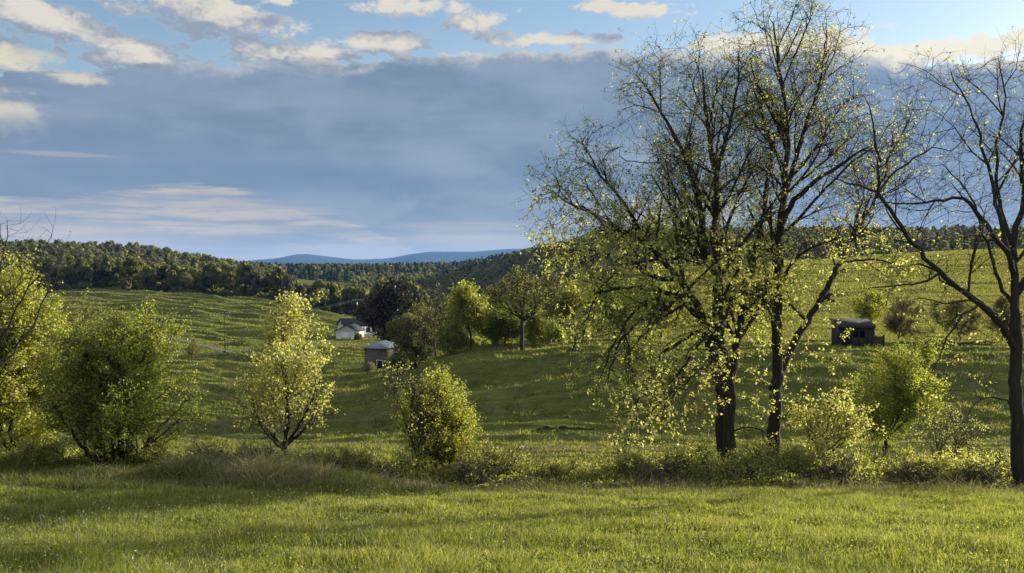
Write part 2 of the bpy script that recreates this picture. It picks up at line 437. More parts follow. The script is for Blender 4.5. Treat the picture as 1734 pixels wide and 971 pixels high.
M['grass_field'] = leaf_mat('field_grass', [(0, (.125, .135, .038)), (.5, (.175, .186, .056)), (.85, (.215, .22, .078)), (1, (.26, .245, .12))], 1.7, .5, 0)


def ground_mat():
    m, nt, o = new_mat('pasture_ground')
    b = nt.nodes.new('ShaderNodeBsdfDiffuse')
    n1 = tex_noise(nt, .05, 6, .6, stretch=(1, 2.6, 1)); n2 = tex_noise(nt, .9, 6, .7, stretch=(.5, 1.6, 1)); n3 = tex_noise(nt, .016, 4, .6, stretch=(1, 2, 1))
    a = ramp(nt, n2, [(.25, (.055, .062, .018)), (.5, (.11, .12, .033)), (.72, (.18, .185, .058)), (.9, (.25, .225, .10))])
    c = ramp(nt, n1, [(.35, (.75, .8, .7)), (.55, (1, 1, 1)), (.68, (1.25, 1.15, 1.1)), (.8, (1.7, 1.45, 1.7))])
    mu = nt.nodes.new('ShaderNodeMix'); mu.data_type = 'RGBA'; mu.blend_type = 'MULTIPLY'; mu.inputs[0].default_value = 1
    nt.links.new(a, mu.inputs[6]); nt.links.new(c, mu.inputs[7])
    nt.links.new(mu.outputs[2], b.inputs[0])
    bp = nt.nodes.new('ShaderNodeBump'); bp.inputs['Strength'].default_value = .8; bp.inputs['Distance'].default_value = .35
    nt.links.new(n2, bp.inputs['Height']); nt.links.new(bp.outputs[0], b.inputs['Normal'])
    nt.links.new(b.outputs[0], o.inputs[0]); return m


M['ground'] = ground_mat()
M['gravel'] = rough_mat('pale_gravel', [(.3, (.09, .088, .065)), (.6, (.15, .142, .115)), (.8, (.22, .205, .17))], 2, None, .95, .4, .03)
M['soil'] = rough_mat('bare_soil', [(.3, (.05, .04, .026)), (.7, (.11, .085, .055))], 2, None, .95, .8, .1)
M['mountain'] = rough_mat('mountain_forest', [(.3, (.02, .03, .032)), (.7, (.035, .045, .048))], .004, None, .95, 0)
M['white_siding'] = rough_mat('white_siding', [(.2, (.80, .80, .80)), (.8, (.86, .86, .85))], 1.5, (.2, .2, 6), .6, .1, .01)
M['dark_shingle'] = rough_mat('dark_shingles', [(.3, (.025, .027, .032)), (.7, (.055, .057, .065))], 3, None, .85, .3, .02)
M['tin'] = rough_mat('grey_tin_roof', [(.3, (.13, .15, .175)), (.7, (.20, .22, .25))], 1.4, (.3, 6, .3), .5, .2, .01, spec=.5)
M['old_wood'] = rough_mat('weathered_boards', [(.3, (.022, .02, .018)), (.6, (.045, .041, .037)), (.8, (.075, .07, .064))], 6, (5, 5, .25), .9, .7, .03)
M['opening_shade'] = rough_mat('painted_opening_shade', [(.3, (.01, .01, .01)), (.7, (.018, .017, .016))], 2, None, .95, 0)  # near-black colour standing in for the shade inside openings
M['glass'] = rough_mat('dark_window_glass', [(.3, (.02, .024, .03)), (.7, (.03, .035, .04))], .5, None, .12, 0, spec=.6)
M['white_paint'] = rough_mat('white_paint', [(.3, (.62, .62, .60)), (.7, (.74, .74, .72))], 4, None, .6, .1, .01)
M['pole_wood'] = rough_mat('pole_wood', [(.3, (.05, .042, .034)), (.7, (.10, .085, .068))], 5, (3, 3, .3), .9, .3, .02)
M['wire'] = rough_mat('wire_black', [(.3, (.03, .03, .03)), (.7, (.05, .05, .05))], 5, None, .6, 0)
M['metal'] = rough_mat('grey_metal', [(.3, (.35, .36, .37)), (.7, (.5, .5, .5))], 3, None, .45, 0, spec=.5)


def brick_mat():
    m, nt, o = new_mat('weathered_block_wall')
    b = nt.nodes.new('ShaderNodeBsdfPrincipled'); b.inputs['Roughness'].default_value = .95
    t = nt.nodes.new('ShaderNodeTexBrick'); t.inputs['Scale'].default_value = 1
    t.inputs['Brick Width'].default_value = .42; t.inputs['Row Height'].default_value = .2; t.inputs['Mortar Size'].default_value = .022
    t.inputs['Color1'].default_value = (.10, .085, .065, 1); t.inputs['Color2'].default_value = (.16, .135, .10, 1); t.inputs['Mortar'].default_value = (.07, .06, .05, 1)
    tc = nt.nodes.new('ShaderNodeTexCoord'); sp = nt.nodes.new('ShaderNodeSeparateXYZ'); cb = nt.nodes.new('ShaderNodeCombineXYZ')
    nt.links.new(tc.outputs['Object'], sp.inputs[0])
    ad = nt.nodes.new('ShaderNodeMath'); nt.links.new(sp.outputs[0], ad.inputs[0]); nt.links.new(sp.outputs[1], ad.inputs[1])
    nt.links.new(ad.outputs[0], cb.inputs[0]); nt.links.new(sp.outputs[2], cb.inputs[1]); nt.links.new(cb.outputs[0], t.inputs[0])
    n = tex_noise(nt, 1.3, 5); mx = nt.nodes.new('ShaderNodeMix'); mx.data_type = 'RGBA'; mx.blend_type = 'MULTIPLY'; mx.inputs[0].default_value = .8
    nt.links.new(t.outputs[0], mx.inputs[6]); nt.links.new(ramp(nt, n, [(.3, (.6, .6, .6)), (.7, (1.3, 1.25, 1.2))]), mx.inputs[7])
    nt.links.new(mx.outputs[2], b.inputs['Base Color']); nt.links.new(b.outputs[0], o.inputs[0]); return m


M['block'] = brick_mat()

# ------------------------------------------------------------------ ground sheet
ys = np.concatenate([np.linspace(-25, 8, 12), np.linspace(8.5, 30, 90)[0:], np.linspace(30.5, 130, 240), np.linspace(130.6, 440, 400),
                     np.linspace(444, 1300, 90), np.geomspace(1320, 14000, 50)])
ss = np.linspace(-1, 1, 460); ss = ss * (.55 + .45 * np.abs(ss) ** 1.3) / 1.0
gx = ss[None, :] * (np.maximum(ys, 0)[:, None] * 1.25 + 28); gy = np.repeat(ys[:, None], len(ss), 1)
gz = height(gx, gy)
nr, nc = gx.shape
ii = (np.arange(nr - 1)[:, None] * nc + np.arange(nc - 1)[None, :]).ravel()
gq = np.stack([ii, ii + 1, ii + nc + 1, ii + nc], 1)
ob('ground', mesh_from('ground', np.stack([gx, gy, gz], 2), gq, None, [M['ground']], True), kind='structure')


def strip(name, pts, w, mat, lift=.07, rough=0.0):
    pts = np.array([gp(*p)[:2] for p in pts]); t = np.linspace(0, len(pts) - 1, 160)
    cx = pchip(np.arange(len(pts)), pts[:, 0], t); cy = pchip(np.arange(len(pts)), pts[:, 1], t)
    tx, ty = np.gradient(cx), np.gradient(cy); l = np.hypot(tx, ty); nx, ny = -ty / l, tx / l
    rows = []
    for s in np.linspace(-.5, .5, 7):
        ww = w * (1 + rough * vnoise(t * 3 + s, t * 0 + 3))
        X, Y = cx + nx * ww * s, cy + ny * ww * s
        rows.append(np.stack([X, Y, height(X, Y) + lift], 1))
    V = np.stack(rows, 1); n, k = V.shape[:2]
    i = (np.arange(n - 1)[:, None] * k + np.arange(k - 1)[None]).ravel()
    return ob(name, mesh_from(name, V, np.stack([i, i + 1, i + k + 1, i + k], 1), None, [mat], True), kind='structure')


strip('gravel_road', ROAD, 2.3, M['gravel'], .12, .6)
strip('farm_track', TRACK, 1.7, M['gravel'], .14, 1.1)

# the far blue mountains
def ridge(Y, prof, depth):
    px = np.linspace(prof[0][0], prof[-1][0], 200)
    py = pchip([a for a, _ in prof], [b for _, b in prof], px)
    py = py + 1.2 * fbm(px / 26, px * 0 + Y / 900, 4)
    rows = []
    for s in np.linspace(-1, 1, 15):
        yy = Y + depth * s; zt = zz(Y, py); zb = -260.
        h = zb + (zt - zb) * (1 - abs(s) ** 1.3) + 60 * fbm(px / 30, px * 0 + s * 3, 4) * abs(s)
        rows.append(np.stack([(px - 867) / F * Y, px * 0 + yy, h], 1))
    V = np.stack(rows, 0); n, k = V.shape[:2]
    i = (np.arange(n - 1)[:, None] * k + np.arange(k - 1)[None]).ravel()
    return V, np.stack([i, i + 1, i + k + 1, i + k], 1)


V, q = ridge(11500, [(-500, 470), (330, 452), (420, 442), (470, 437), (513, 430), (560, 435), (610, 440), (650, 438), (700, 430), (735, 426), (780, 427), (835, 424), (870, 421), (960, 424), (1100, 436), (1500, 455), (2200, 470)], 2200)
ob('mountain_ridge', mesh_from('mountain_ridge', V, q, None, [M['mountain']], True), kind='structure')

# ------------------------------------------------------------------ tree machinery
def unit(a): return a / np.maximum(np.linalg.norm(a, axis=-1, keepdims=True), 1e-9)


def tubes(chains, k):
    """chains: list of (points n x 3, radii n); returns verts, quads"""
    if not chains: return np.zeros((0, 3)), np.zeros((0, 4), int)
    pts = np.concatenate([c[0] for c in chains]); rad = np.concatenate([c[1] for c in chains])
    ln = np.array([len(c[0]) for c in chains]); st = np.concatenate([[0], np.cumsum(ln)[:-1]])
    cid = np.repeat(np.arange(len(ln)), ln)
    N = len(pts); idx = np.arange(N); first = np.zeros(N, bool); first[st] = True; last = np.zeros(N, bool); last[st + ln - 1] = True
    nx = np.where(last, idx, idx + 1); pv = np.where(first, idx, idx - 1)
    t = unit(pts[np.minimum(nx, N - 1)] - pts[pv])
    ref0 = unit(pts[(st + ln - 1)] - pts[st])
    alt = np.where(np.abs(ref0[:, 2:3]) < .8, np.array([[0, 0, 1.]]), np.array([[1., .2, 0]]))
    ref = unit(np.cross(ref0, alt))[cid]
    u = unit(np.cross(t, ref) + 1e-6); v = np.cross(t, u)
    a = np.arange(k) / k * 2 * math.pi
    V = pts[:, None, :] + rad[:, None, None] * (np.cos(a)[None, :, None] * u[:, None, :] + np.sin(a)[None, :, None] * v[:, None, :])
    i = idx[~last]; j = np.arange(k); j2 = (j + 1) % k
    q = np.stack([i[:, None] * k + j, i[:, None] * k + j2, (i[:, None] + 1) * k + j2, (i[:, None] + 1) * k + j], 2).reshape(-1, 4)
    return V.reshape(-1, 3), q


def leaf_cards(pos, size, droop=.45, aspect=.62, r=None):
    """one small folded leaf (two quads' worth: a diamond) at each position"""
    r = r or rng; n = len(pos)
    ax = r.normal(size=(n, 3)); ax[:, 2] = ax[:, 2] * .7 - droop; ax = unit(ax)
    up = unit(r.normal(size=(n, 3)) + np.array([0, 0, .5])); sd = unit(np.cross(ax, up)); nm = np.cross(sd, ax)
    s = (size * np.ones(n))[:, None]
    b = pos; tip = pos + ax * s
    l = pos + ax * s * .48 + sd * s * aspect * .5 + nm * s * .10
    rr = pos + ax * s * .48 - sd * s * aspect * .5 + nm * s * .10
    V = np.stack([b, l, tip, rr], 1).reshape(-1, 3)
    return V, (np.arange(n)[:, None] * 4 + np.arange(4)[None])


def spline(pts, step, jit=0.0):
    pts = np.asarray(pts, float); d = np.concatenate([[0], np.cumsum(np.linalg.norm(np.diff(pts, axis=0), axis=1))])
    n = max(2, int(d[-1] / step) + 1); q = np.linspace(0, d[-1], n)
    # Catmull-Rom through the points
    out = np.zeros((n, 3)); m = np.gradient(pts, d, axis=0) if len(pts) > 2 else np.repeat(((pts[1] - pts[0]) / d[-1])[None], 2, 0)
    i = np.clip(np.searchsorted(d, q, side='right') - 1, 0, len(pts) - 2); h = (d[i + 1] - d[i]); t = ((q - d[i]) / h)[:, None]; h = h[:, None]
    out = ((1 + 2 * t) * (1 - t) ** 2 * pts[i] + t * (1 - t) ** 2 * h * m[i] + t * t * (3 - 2 * t) * pts[i + 1] + t * t * (t - 1) * h * m[i + 1])
    if jit and n > 2:
        w = rng.normal(size=(n, 3)) * jit; w[0] = 0; out = out + w
    return out, q / d[-1]


class Tree:
    def __init__(s, step=.3, seed=1):
        s.p = []; s.par = []; s.rad = []; s.limbs = []; s.step = step; s.r = np.random.default_rng(seed)

    def limb(s, pts, r0, r1, jit=.02, attach=True, power=1.0):
        pts = np.asarray(pts, float)
        par = -1
        if s.p and attach:
            a = np.array(s.p); d = np.linalg.norm(a - pts[0], axis=1); par = int(d.argmin())
            pts = np.concatenate([[a[par]], pts[1:]]) if d[par] < 1.5 * s.step + .3 else np.concatenate([[a[par]], pts])
        q, t = spline(pts, s.step, jit); k0 = par
        for k in range(0 if par < 0 else 1, len(q)):
            s.p.append(q[k]); s.par.append(par); s.rad.append(r0 + (r1 - r0) * t[k] ** power); par = len(s.p) - 1
        s.limbs.append(list(range(len(s.p) - len(q) + (0 if k0 < 0 else 1), len(s.p))))

    def ramify(s, specs, env=None, up=None, fr=.12):
        """boughs off boughs: each level is (spacing, length range as a share of the bough it leaves, angle range, lift, wander, radius share, start)"""
        g = s.r; front = list(s.limbs)
        for sp, (l0, l1), (a0, a1), lift, wan, rr, st in specs:
            new = []
            for ids in front:
                if len(ids) < 3: continue
                Lp = s.step * (len(ids) - 1); n = g.poisson(max(.2, Lp * (1 - st) / sp))
                for f in g.uniform(st, 1, n):
                    k = min(int(f * (len(ids) - 1)), len(ids) - 2); i = ids[k]
                    tan = unit(s.p[ids[k + 1]] - s.p[i]); w = unit(np.cross(tan, g.normal(size=3))); a = R(g.uniform(a0, a1))
                    d = unit(tan * math.cos(a) + w * math.sin(a) + np.array([0, 0, lift * 2]))
                    L = max(g.uniform(l0, l1) * Lp * (1.15 - .75 * f), s.step * 2.2)
                    m = int(L / s.step); r0 = min(s.rad[i] * rr, .009 + .013 * L * (s.step / .3 + .6)); par = i; pos = s.p[i]; cur = [i]
                    free = g.random() < fr
                    u = lift if up is None else up(pos, lift)
                    bend = g.normal(size=3) * .05
                    for q in range(m):
                        d = unit(d + g.normal(size=3) * wan + bend + np.array([0, 0, u])); pos = pos + d * s.step
                        if env is not None and q > 1 and not free and not env(pos): break
                        s.p.append(pos); s.par.append(par); s.rad.append(r0 * (1 - .75 * (q + 1) / m)); par = len(s.p) - 1; cur.append(par)
                    if len(cur) > 2: new.append(cur)
            front = new
            s.limbs += new

    def grow(s, att, infl=4.0, kill=.55, iters=160, trop=(0, 0, 0), wander=.25, limit=9000):
        pos = np.array(s.p); par = list(s.par); rad = list(s.rad)
        att = np.asarray(att); best = np.full(len(att), 1e9); bi = np.zeros(len(att), int)
        def upd(lo):
            nonlocal best, bi
            for c in range(lo, len(pos), 400):
                b = pos[c:c + 400]; d = np.linalg.norm(att[:, None] - b[None], axis=2); m = d.min(1); k = d.argmin(1) + c
                u = m < best; best = np.where(u, m, best); bi = np.where(u, k, bi)
        upd(0); trop = np.array(trop, float)
        for it in range(iters):
            act = best < infl
            if not act.any():
                if it == 0: infl *= 2
                else: break
                continue
            idx = bi[act]; dv = unit(att[act] - pos[idx])
            acc = np.zeros_like(pos); np.add.at(acc, idx, dv)
            nodes = np.unique(idx); d = unit(acc[nodes]); d = unit(d + trop + s.r.normal(size=d.shape) * wander)
            new = pos[nodes] + d * s.step
            lo = len(pos); pos = np.concatenate([pos, new]); par += list(nodes); rad += [0.0] * len(nodes)
            upd(lo)
            keep = best > kill
            att = att[keep]; best = best[keep]; bi = bi[keep]
            if len(att) == 0 or len(pos) > limit: break
        s.p = list(pos); s.par = par; s.rad = rad

    def finish(s, r_tip=.008, expo=2.3, rmax=.1):
        p = np.array(s.p); par = np.array(s.par); n = len(p); acc = np.zeros(n); r = np.zeros(n)
        for i in range(n - 1, -1, -1):
            rr = max(r_tip, acc[i] ** (1 / expo)) if acc[i] > 0 else r_tip
            r[i] = max(min(rr, rmax), s.rad[i])
            if par[i] >= 0: acc[par[i]] += min(rr, rmax) ** expo
        s.P, s.PAR, s.RAD = p, par, r
        kids = [[] for _ in range(n)]
        for i in range(n):
            if par[i] >= 0: kids[par[i]].append(i)
        s.kids = kids
        chains = []
        stack = [(i, -1) for i in range(n) if par[i] < 0]
        while stack:
            i, fr = stack.pop()
            ids = [i]
            while kids[ids[-1]]:
                k = sorted(kids[ids[-1]], key=lambda j: -r[j]); ids.append(k[0])
                for o in k[1:]: stack.append((o, ids[-2]))
            pts = p[ids]; rr = r[ids]
            if fr >= 0: pts = np.concatenate([p[fr][None], pts]); rr = np.concatenate([[rr[0]], rr])
            if len(ids) == 1 and fr < 0: continue
            chains.append((pts, rr))
        s.chains = chains
        return s

    def twigs(s, n_per=2.0, length=(.3, .7), rmax=.03, r=.006, spread=.8, up=.15, pts=4, keep=None):
        """fine twigs off the thin branches: returns chains and leaf spots"""
        g = s.r; thin = np.where((s.RAD < rmax) & (s.PAR >= 0))[0]
        cnt = g.poisson(n_per, len(thin)); tipmask = np.array([len(s.kids[i]) == 0 for i in thin]); cnt = np.where(tipmask, cnt + 2, cnt)
        idx = np.repeat(thin, cnt)
        if keep is not None: idx = idx[keep(s.P[idx], g)]
        d0 = unit(s.P[idx] - s.P[s.PAR[idx]]); d = unit(d0 + g.normal(size=d0.shape) * spread + np.array([0, 0, up]))
        L = g.uniform(*length, len(idx)); cur = g.normal(size=d.shape) * .45
        ts = np.linspace(0, 1, pts)
        A = s.P[idx][:, None] + d[:, None] * (L[:, None] * ts)[..., None] + cur[:, None] * (L[:, None] * ts ** 2)[..., None] * .5
        ch = [(A[i], r * (1 - .55 * ts)) for i in range(len(idx))]
        return A, ch


def ell(bl, n, r, shell=.35):
    """attractor points filled into ellipsoids (centre, radii, weight)"""
    w = np.array([b[2] for b in bl], float); cnt = r.multinomial(n, w / w.sum()); out = []
    for (c, rad, _), k in zip(bl, cnt):
        v = unit(r.normal(size=(k, 3))); q = r.random(k) ** (1 / 3 * (1 - shell) + 1e-3)
        out.append(np.asarray(c) + v * q[:, None] * np.asarray(rad))
    return np.concatenate(out)


def inside(bl, grow=1.0):
    C_ = np.array([b[0] for b in bl]); R_ = np.array([b[1] for b in bl]) * grow
    return lambda p: bool(((((p - C_) / R_) ** 2).sum(1) < 1).any())


def pblobs(lst, Y):
    """(px, py, dY, rx_px, ry_px, rdepth_m, weight) -> ellipsoids"""
    s = lambda v, yy: v * yy / F
    return [(P(a, b, Y + dy), (s(rx, Y + dy), rd, s(ry, Y + dy)), w) for a, b, dy, rx, ry, rd, w in lst]


def put_tree(name, label, cat, base, chains, twig_ch, leaf_sets, bark, twigm, group=None, local=True):
    """links a tree as Empty > trunk, branches, leaves; leaf_sets: list of (V, Q, material)"""
    base = np.asarray(base, float)
    e = empty(name, base, label, cat, group)
    big = [c for c in chains if c[1].max() > .055]; med = [c for c in chains if .02 < c[1].max() <= .055]; small = [c for c in chains if c[1].max() <= .02]
    def part(nm, sets, mat, smooth=True):
        vs, qs, o = [], [], 0
        for v, q in sets:
            if len(v): vs.append(v - base); qs.append(q + o); o += len(v)
        if vs: ob(nm, mesh_from(name + '_' + nm, np.concatenate(vs), np.concatenate(qs), None, [mat], smooth), e)
    part('trunk', [tubes(big, 9)], bark)
    part('branches', [tubes(med, 5), tubes(small, 3), tubes(twig_ch, 3)], twigm)
    vs, qs, mi, mats, o = [], [], [], [], 0
    for v, q, m in leaf_sets:
        if len(v):
            vs.append(v - base); qs.append(q + o); mi.append(np.full(len(q), len(mats))); mats.append(m); o += len(v)
    if vs: ob('crown', mesh_from(name + '_crown', np.concatenate(vs), np.concatenate(qs), None, mats, False, np.concatenate(mi)), e)
    return e


def cluster(spots, n, spread, r):
    i = np.repeat(np.arange(len(spots)), n)
    return spots[i] + r.normal(size=(len(i), 3)) * spread


def flare(base, top_pts, r):
    return [base + np.array([0, 0, -.4])] + top_pts


# ------------------------------------------------------------------ the three big trees on the edge of the lawn
def big_tree(name, label, Y, limbs, blobs, n_att, seed, leaf_fn, group=None, bark='bark', infl=4, kill=.55, step=.3, n_tw=1.15, limit=7000, rs=1.0):
    t = Tree(step, seed)
    for pts, r0, r1 in limbs:
        t.limb([P(a, b, Y + d) for a, b, d in pts], r0, r1, .025)
    b0 = P(limbs[0][0][0][0], limbs[0][0][0][1], Y + limbs[0][0][0][2]); b0[2] = max(b0[2], hz(b0[0], b0[1])); rb = limbs[0][1]; keep_ = list(t.limbs)
    for k in range(7):
        a = k / 7 * 6.28 + t.r.uniform(-.3, .3); o = np.array([math.cos(a), math.sin(a), 0]) * rb
        t.limb([b0 + o * .25 + (0, 0, rb * 2.6), b0 + o * .85 + (0, 0, rb * .9), b0 + o * 1.9 + (0, 0, -.06), b0 + o * 2.6 + (0, 0, -.2)], rb * .42, rb * .2, .01)
    t.limbs = keep_
    bl = pblobs(blobs, Y); zlow = P(0, 560, Y)[2]
    def up(pos, lift): return lift if pos[2] > zlow + 1.5 else -.06
    t.limbs = t.limbs[1:]
    t.ramify([(.42 * rs, (.3, .62), (28, 60), .045, .07, .5, .22), (.34 * rs, (.3, .6), (25, 60), .03, .09, .6, .2), (.36 * rs, (.35, .7), (25, 60), .01, .1, .75, .1)], inside(bl, 1.12), up)
    t.grow(ell(bl, n_att, t.r), 1.6, .42, trop=(0, 0, .06), limit=len(t.p) + limit, wander=.15)
    t.finish(.0062, 2.2, .11)
    zk0, zk1 = P(0, 560, Y)[2], P(0, 330, Y)[2]
    A, ch = t.twigs(n_tw, (.2, .6), .022, .0046, keep=lambda p, g: g.random(len(p)) < np.clip(.52 + .48 * (p[:, 2] - zk0) / (zk1 - zk0), .5, 1))
    a0 = limbs[0][0][0]; base = P(a0[0], a0[1], Y + a0[2])
    return put_tree(name, label, 'tree', base, t.chains, ch, leaf_fn(A, t.r), M[bark], M['twig'], group)


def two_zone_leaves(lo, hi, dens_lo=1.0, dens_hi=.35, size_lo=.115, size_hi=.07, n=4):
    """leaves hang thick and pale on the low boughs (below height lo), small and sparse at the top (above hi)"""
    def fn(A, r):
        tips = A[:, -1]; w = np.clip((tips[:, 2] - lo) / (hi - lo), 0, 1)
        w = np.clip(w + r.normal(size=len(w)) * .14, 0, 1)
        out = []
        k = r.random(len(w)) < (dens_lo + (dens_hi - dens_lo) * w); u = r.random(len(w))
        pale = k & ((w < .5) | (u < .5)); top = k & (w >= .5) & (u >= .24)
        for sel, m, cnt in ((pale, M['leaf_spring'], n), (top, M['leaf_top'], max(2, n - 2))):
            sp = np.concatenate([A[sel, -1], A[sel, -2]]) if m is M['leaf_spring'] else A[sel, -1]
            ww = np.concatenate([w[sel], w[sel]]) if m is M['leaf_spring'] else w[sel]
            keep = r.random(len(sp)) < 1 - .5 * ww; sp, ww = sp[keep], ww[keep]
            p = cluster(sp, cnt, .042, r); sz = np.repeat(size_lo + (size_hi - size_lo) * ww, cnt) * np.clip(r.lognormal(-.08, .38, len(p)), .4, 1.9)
            out.append((*leaf_cards(p, sz, .5, .62, r), m))
        return out
    return fn


YA = 30.0
treeA = [
    ([(1236, 842, 0), (1231, 790, 0), (1229, 720, 0), (1230, 655, 0)], .36, .30),
    ([(1228, 690, 0), (1222, 620, 0), (1216, 540, .1), (1213, 470, .2), (1210, 400, .3), (1214, 330, .5), (1206, 270, .6), (1196, 200, .8), (1190, 120, .9)], .24, .03),
    ([(1226, 700, .1), (1205, 600, -.4), (1176, 510, -.8), (1146, 470, -1.0), (1120, 440, -1.3), (1085, 405, -1.6), (1040, 385, -2), (985, 350, -2.2)], .20, .035),
    ([(1234, 690, .1), (1242, 610, .7), (1252, 560, 1.), (1262, 510, 1.2), (1275, 440, 1.5), (1292, 360, 1.7), (1300, 290, 1.8), (1312, 230, 1.9)], .19, .03),
    ([(1214, 470, .2), (1192, 400, -.4), (1180, 330, -.7), (1162, 270, -.9), (1130, 210, -1.1), (1096, 150, -1.2)], .14, .03),
    ([(1190, 540, -.5), (1150, 505, -1.6), (1100, 490, -2.2), (1050, 490, -2.6), (1005, 500, -2.8)], .11, .025),
    ([(1145, 468, -1.0), (1110, 470, -.4), (1060, 440, .4), (1010, 425, .9), (950, 425, 1.4)], .10, .025),
    ([(1218, 580, .1), (1196, 560, 1.2), (1150, 580, 2.2), (1120, 600, 2.6), (1100, 640, 2.8)], .09, .02),
    ([(1160, 490, -.9), (1130, 520, -2.2), (1090, 540, -3.0), (1050, 580, -3.4), (1030, 640, -3.6)], .09, .02),
    ([(1212, 430, .2), (1240, 360, 1.0), (1266, 300, 1.5), (1290, 262, 1.8)], .08, .02),
    ([(1208, 300, .5), (1230, 230, .2), (1245, 160, 0), (1250, 90, 0)], .08, .02),
    ([(1085, 405, -1.6), (1060, 350, -1.7), (1020, 300, -1.7), (985, 240, -1.8)], .07, .02),
    ([(1234, 735, 0), (1260, 726, -.2), (1290, 728, -.2), (1308, 748, -.1)], .035, .02),
    ([(1120, 492, -2.0), (1075, 530, -2.6), (1035, 590, -3.0), (1010, 660, -3.1)], .06, .012),
    ([(1150, 580, 2.2), (1105, 620, 1.8), (1075, 690, 1.4), (1062, 765, 1.2)], .06, .012),
    ([(1196, 570, 1.0), (1165, 610, 0), (1135, 660, -.6), (1120, 720, -.9)], .06, .012),
    ([(1060, 450, .4), (1025, 480, .6), (995, 540, .7), (985, 610, .7)], .05, .012),
    ([(1222, 640, 0), (1195, 620, -1.8), (1170, 640, -2.6), (1140, 670, -3.)], .07, .02),
]
blobA = [
    (1140, 130, 0, 95, 75, 2.6, 1.5), (1200, 220, 0, 110, 110, 2.6, 2.0), (1100, 240, -.5, 70, 90, 2.0, 1.0), (985, 275, -1.5, 55, 80, 1.8, .8),
    (960, 330, -1.5, 85, 75, 2.0, 1.3), (1060, 350, -1, 110, 70, 2.6, 1.6), (960, 400, 0, 70, 40, 2.2, .8), (1180, 350, 0, 90, 80, 2.8, 1.3),
    (1270, 260, 1, 60, 90, 2.2, .9), (1060, 450, -1, 130, 60, 3.0, 1.1), (1180, 480, 0, 100, 80, 3.0, .7), (1050, 560, -1.5, 75, 90, 2.8, 1.1),
    (1130, 610, 0, 100, 90, 3.2, 2.3), (1060, 660, -1.5, 75, 80, 2.6, 1.4), (1068, 735, 0, 50, 50, 2.2, .6), (1130, 690, 0, 60, 50, 2.2, .8), (1270, 520, 1.5, 60, 110, 2.2, 1.0), (1180, 660, -1.5, 45, 60, 1.8, .5),
    (1270, 680, .6, 40, 60, 1.6, .4), (1000, 620, -2, 40, 50, 1.4, .4)]
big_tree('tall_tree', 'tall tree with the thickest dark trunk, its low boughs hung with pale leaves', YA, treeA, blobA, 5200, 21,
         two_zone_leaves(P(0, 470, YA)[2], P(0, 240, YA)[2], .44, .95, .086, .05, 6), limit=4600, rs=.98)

YB = 31.0
treeB = [
    ([(1310, 832, 0), (1309, 770, 0), (1312, 700, 0), (1318, 630, 0)], .265, .20),
    ([(1317, 640, 0), (1316, 560, 0), (1318, 480, 0), (1320, 400, 0), (1328, 330, .1), (1334, 250, .2), (1330, 180, .3), (1318, 110, .3), (1310, 40, .3)], .19, .025),
    ([(1318, 640, 0), (1340, 590, .4), (1375, 530, .9), (1420, 450, 1.4), (1450, 390, 1.6), (1480, 345, 1.8), (1500, 290, 1.8), (1510, 230, 1.7)], .15, .03),
    ([(1322, 390, 0), (1345, 340, -.4), (1385, 305, -.9), (1430, 275, -1.2), (1475, 245, -1.4)], .12, .03),
    ([(1326, 350, .1), (1350, 260, .5), (1372, 190, .7), (1392, 120, .8), (1400, 50, .8)], .10, .02),
    ([(1332, 260, .2), (1310, 200, -.5), (1285, 150, -.8), (1270, 100, -.9)], .07, .02),
    ([(1318, 500, 0), (1345, 440, -.8), (1385, 415, -1.4), (1430, 400, -1.8)], .06, .02),
    ([(1425, 445, 1.4), (1480, 440, 2.0), (1530, 450, 2.4)], .05, .018),
    ([(1316, 560, 0), (1300, 520, -.9), (1280, 490, -1.5), (1262, 470, -1.9)], .06, .02),
    ([(1312, 720, 0), (1335, 700, -.4), (1360, 672, -.7)], .035, .02),
]
blobB = [
    (1300, 60, 0, 85, 75, 2.4, 1.4), (1390, 80, .6, 75, 70, 2.2, 1.2), (1340, 150, 0, 100, 80, 2.6, 1.5), (1420, 190, 0, 60, 70, 2.2, .8),
    (1440, 270, .5, 80, 70, 2.6, 1.2), (1510, 240, 1.5, 60, 80, 2.0, .9), (1340, 260, 0, 70, 90, 2.4, 1.0), (1380, 360, -.5, 60, 60, 2.2, .7),
    (1310, 420, 0, 60, 90, 2.2, .8), (1390, 440, -.8, 60, 60, 2.2, .7), (1300, 570, 0, 55, 80, 2.0, .7), (1380, 570, 0, 55, 60, 2.0, .5), (1490, 420, 2, 50, 60, 1.6, .4), (1330, 660, 0, 40, 50, 1.5, .3)]
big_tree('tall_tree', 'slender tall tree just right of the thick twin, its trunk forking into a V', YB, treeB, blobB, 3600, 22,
         two_zone_leaves(P(0, 520, YB)[2], P(0, 330, YB)[2], .40, .85, .082, .048, 6), limit=4000, rs=1.05)

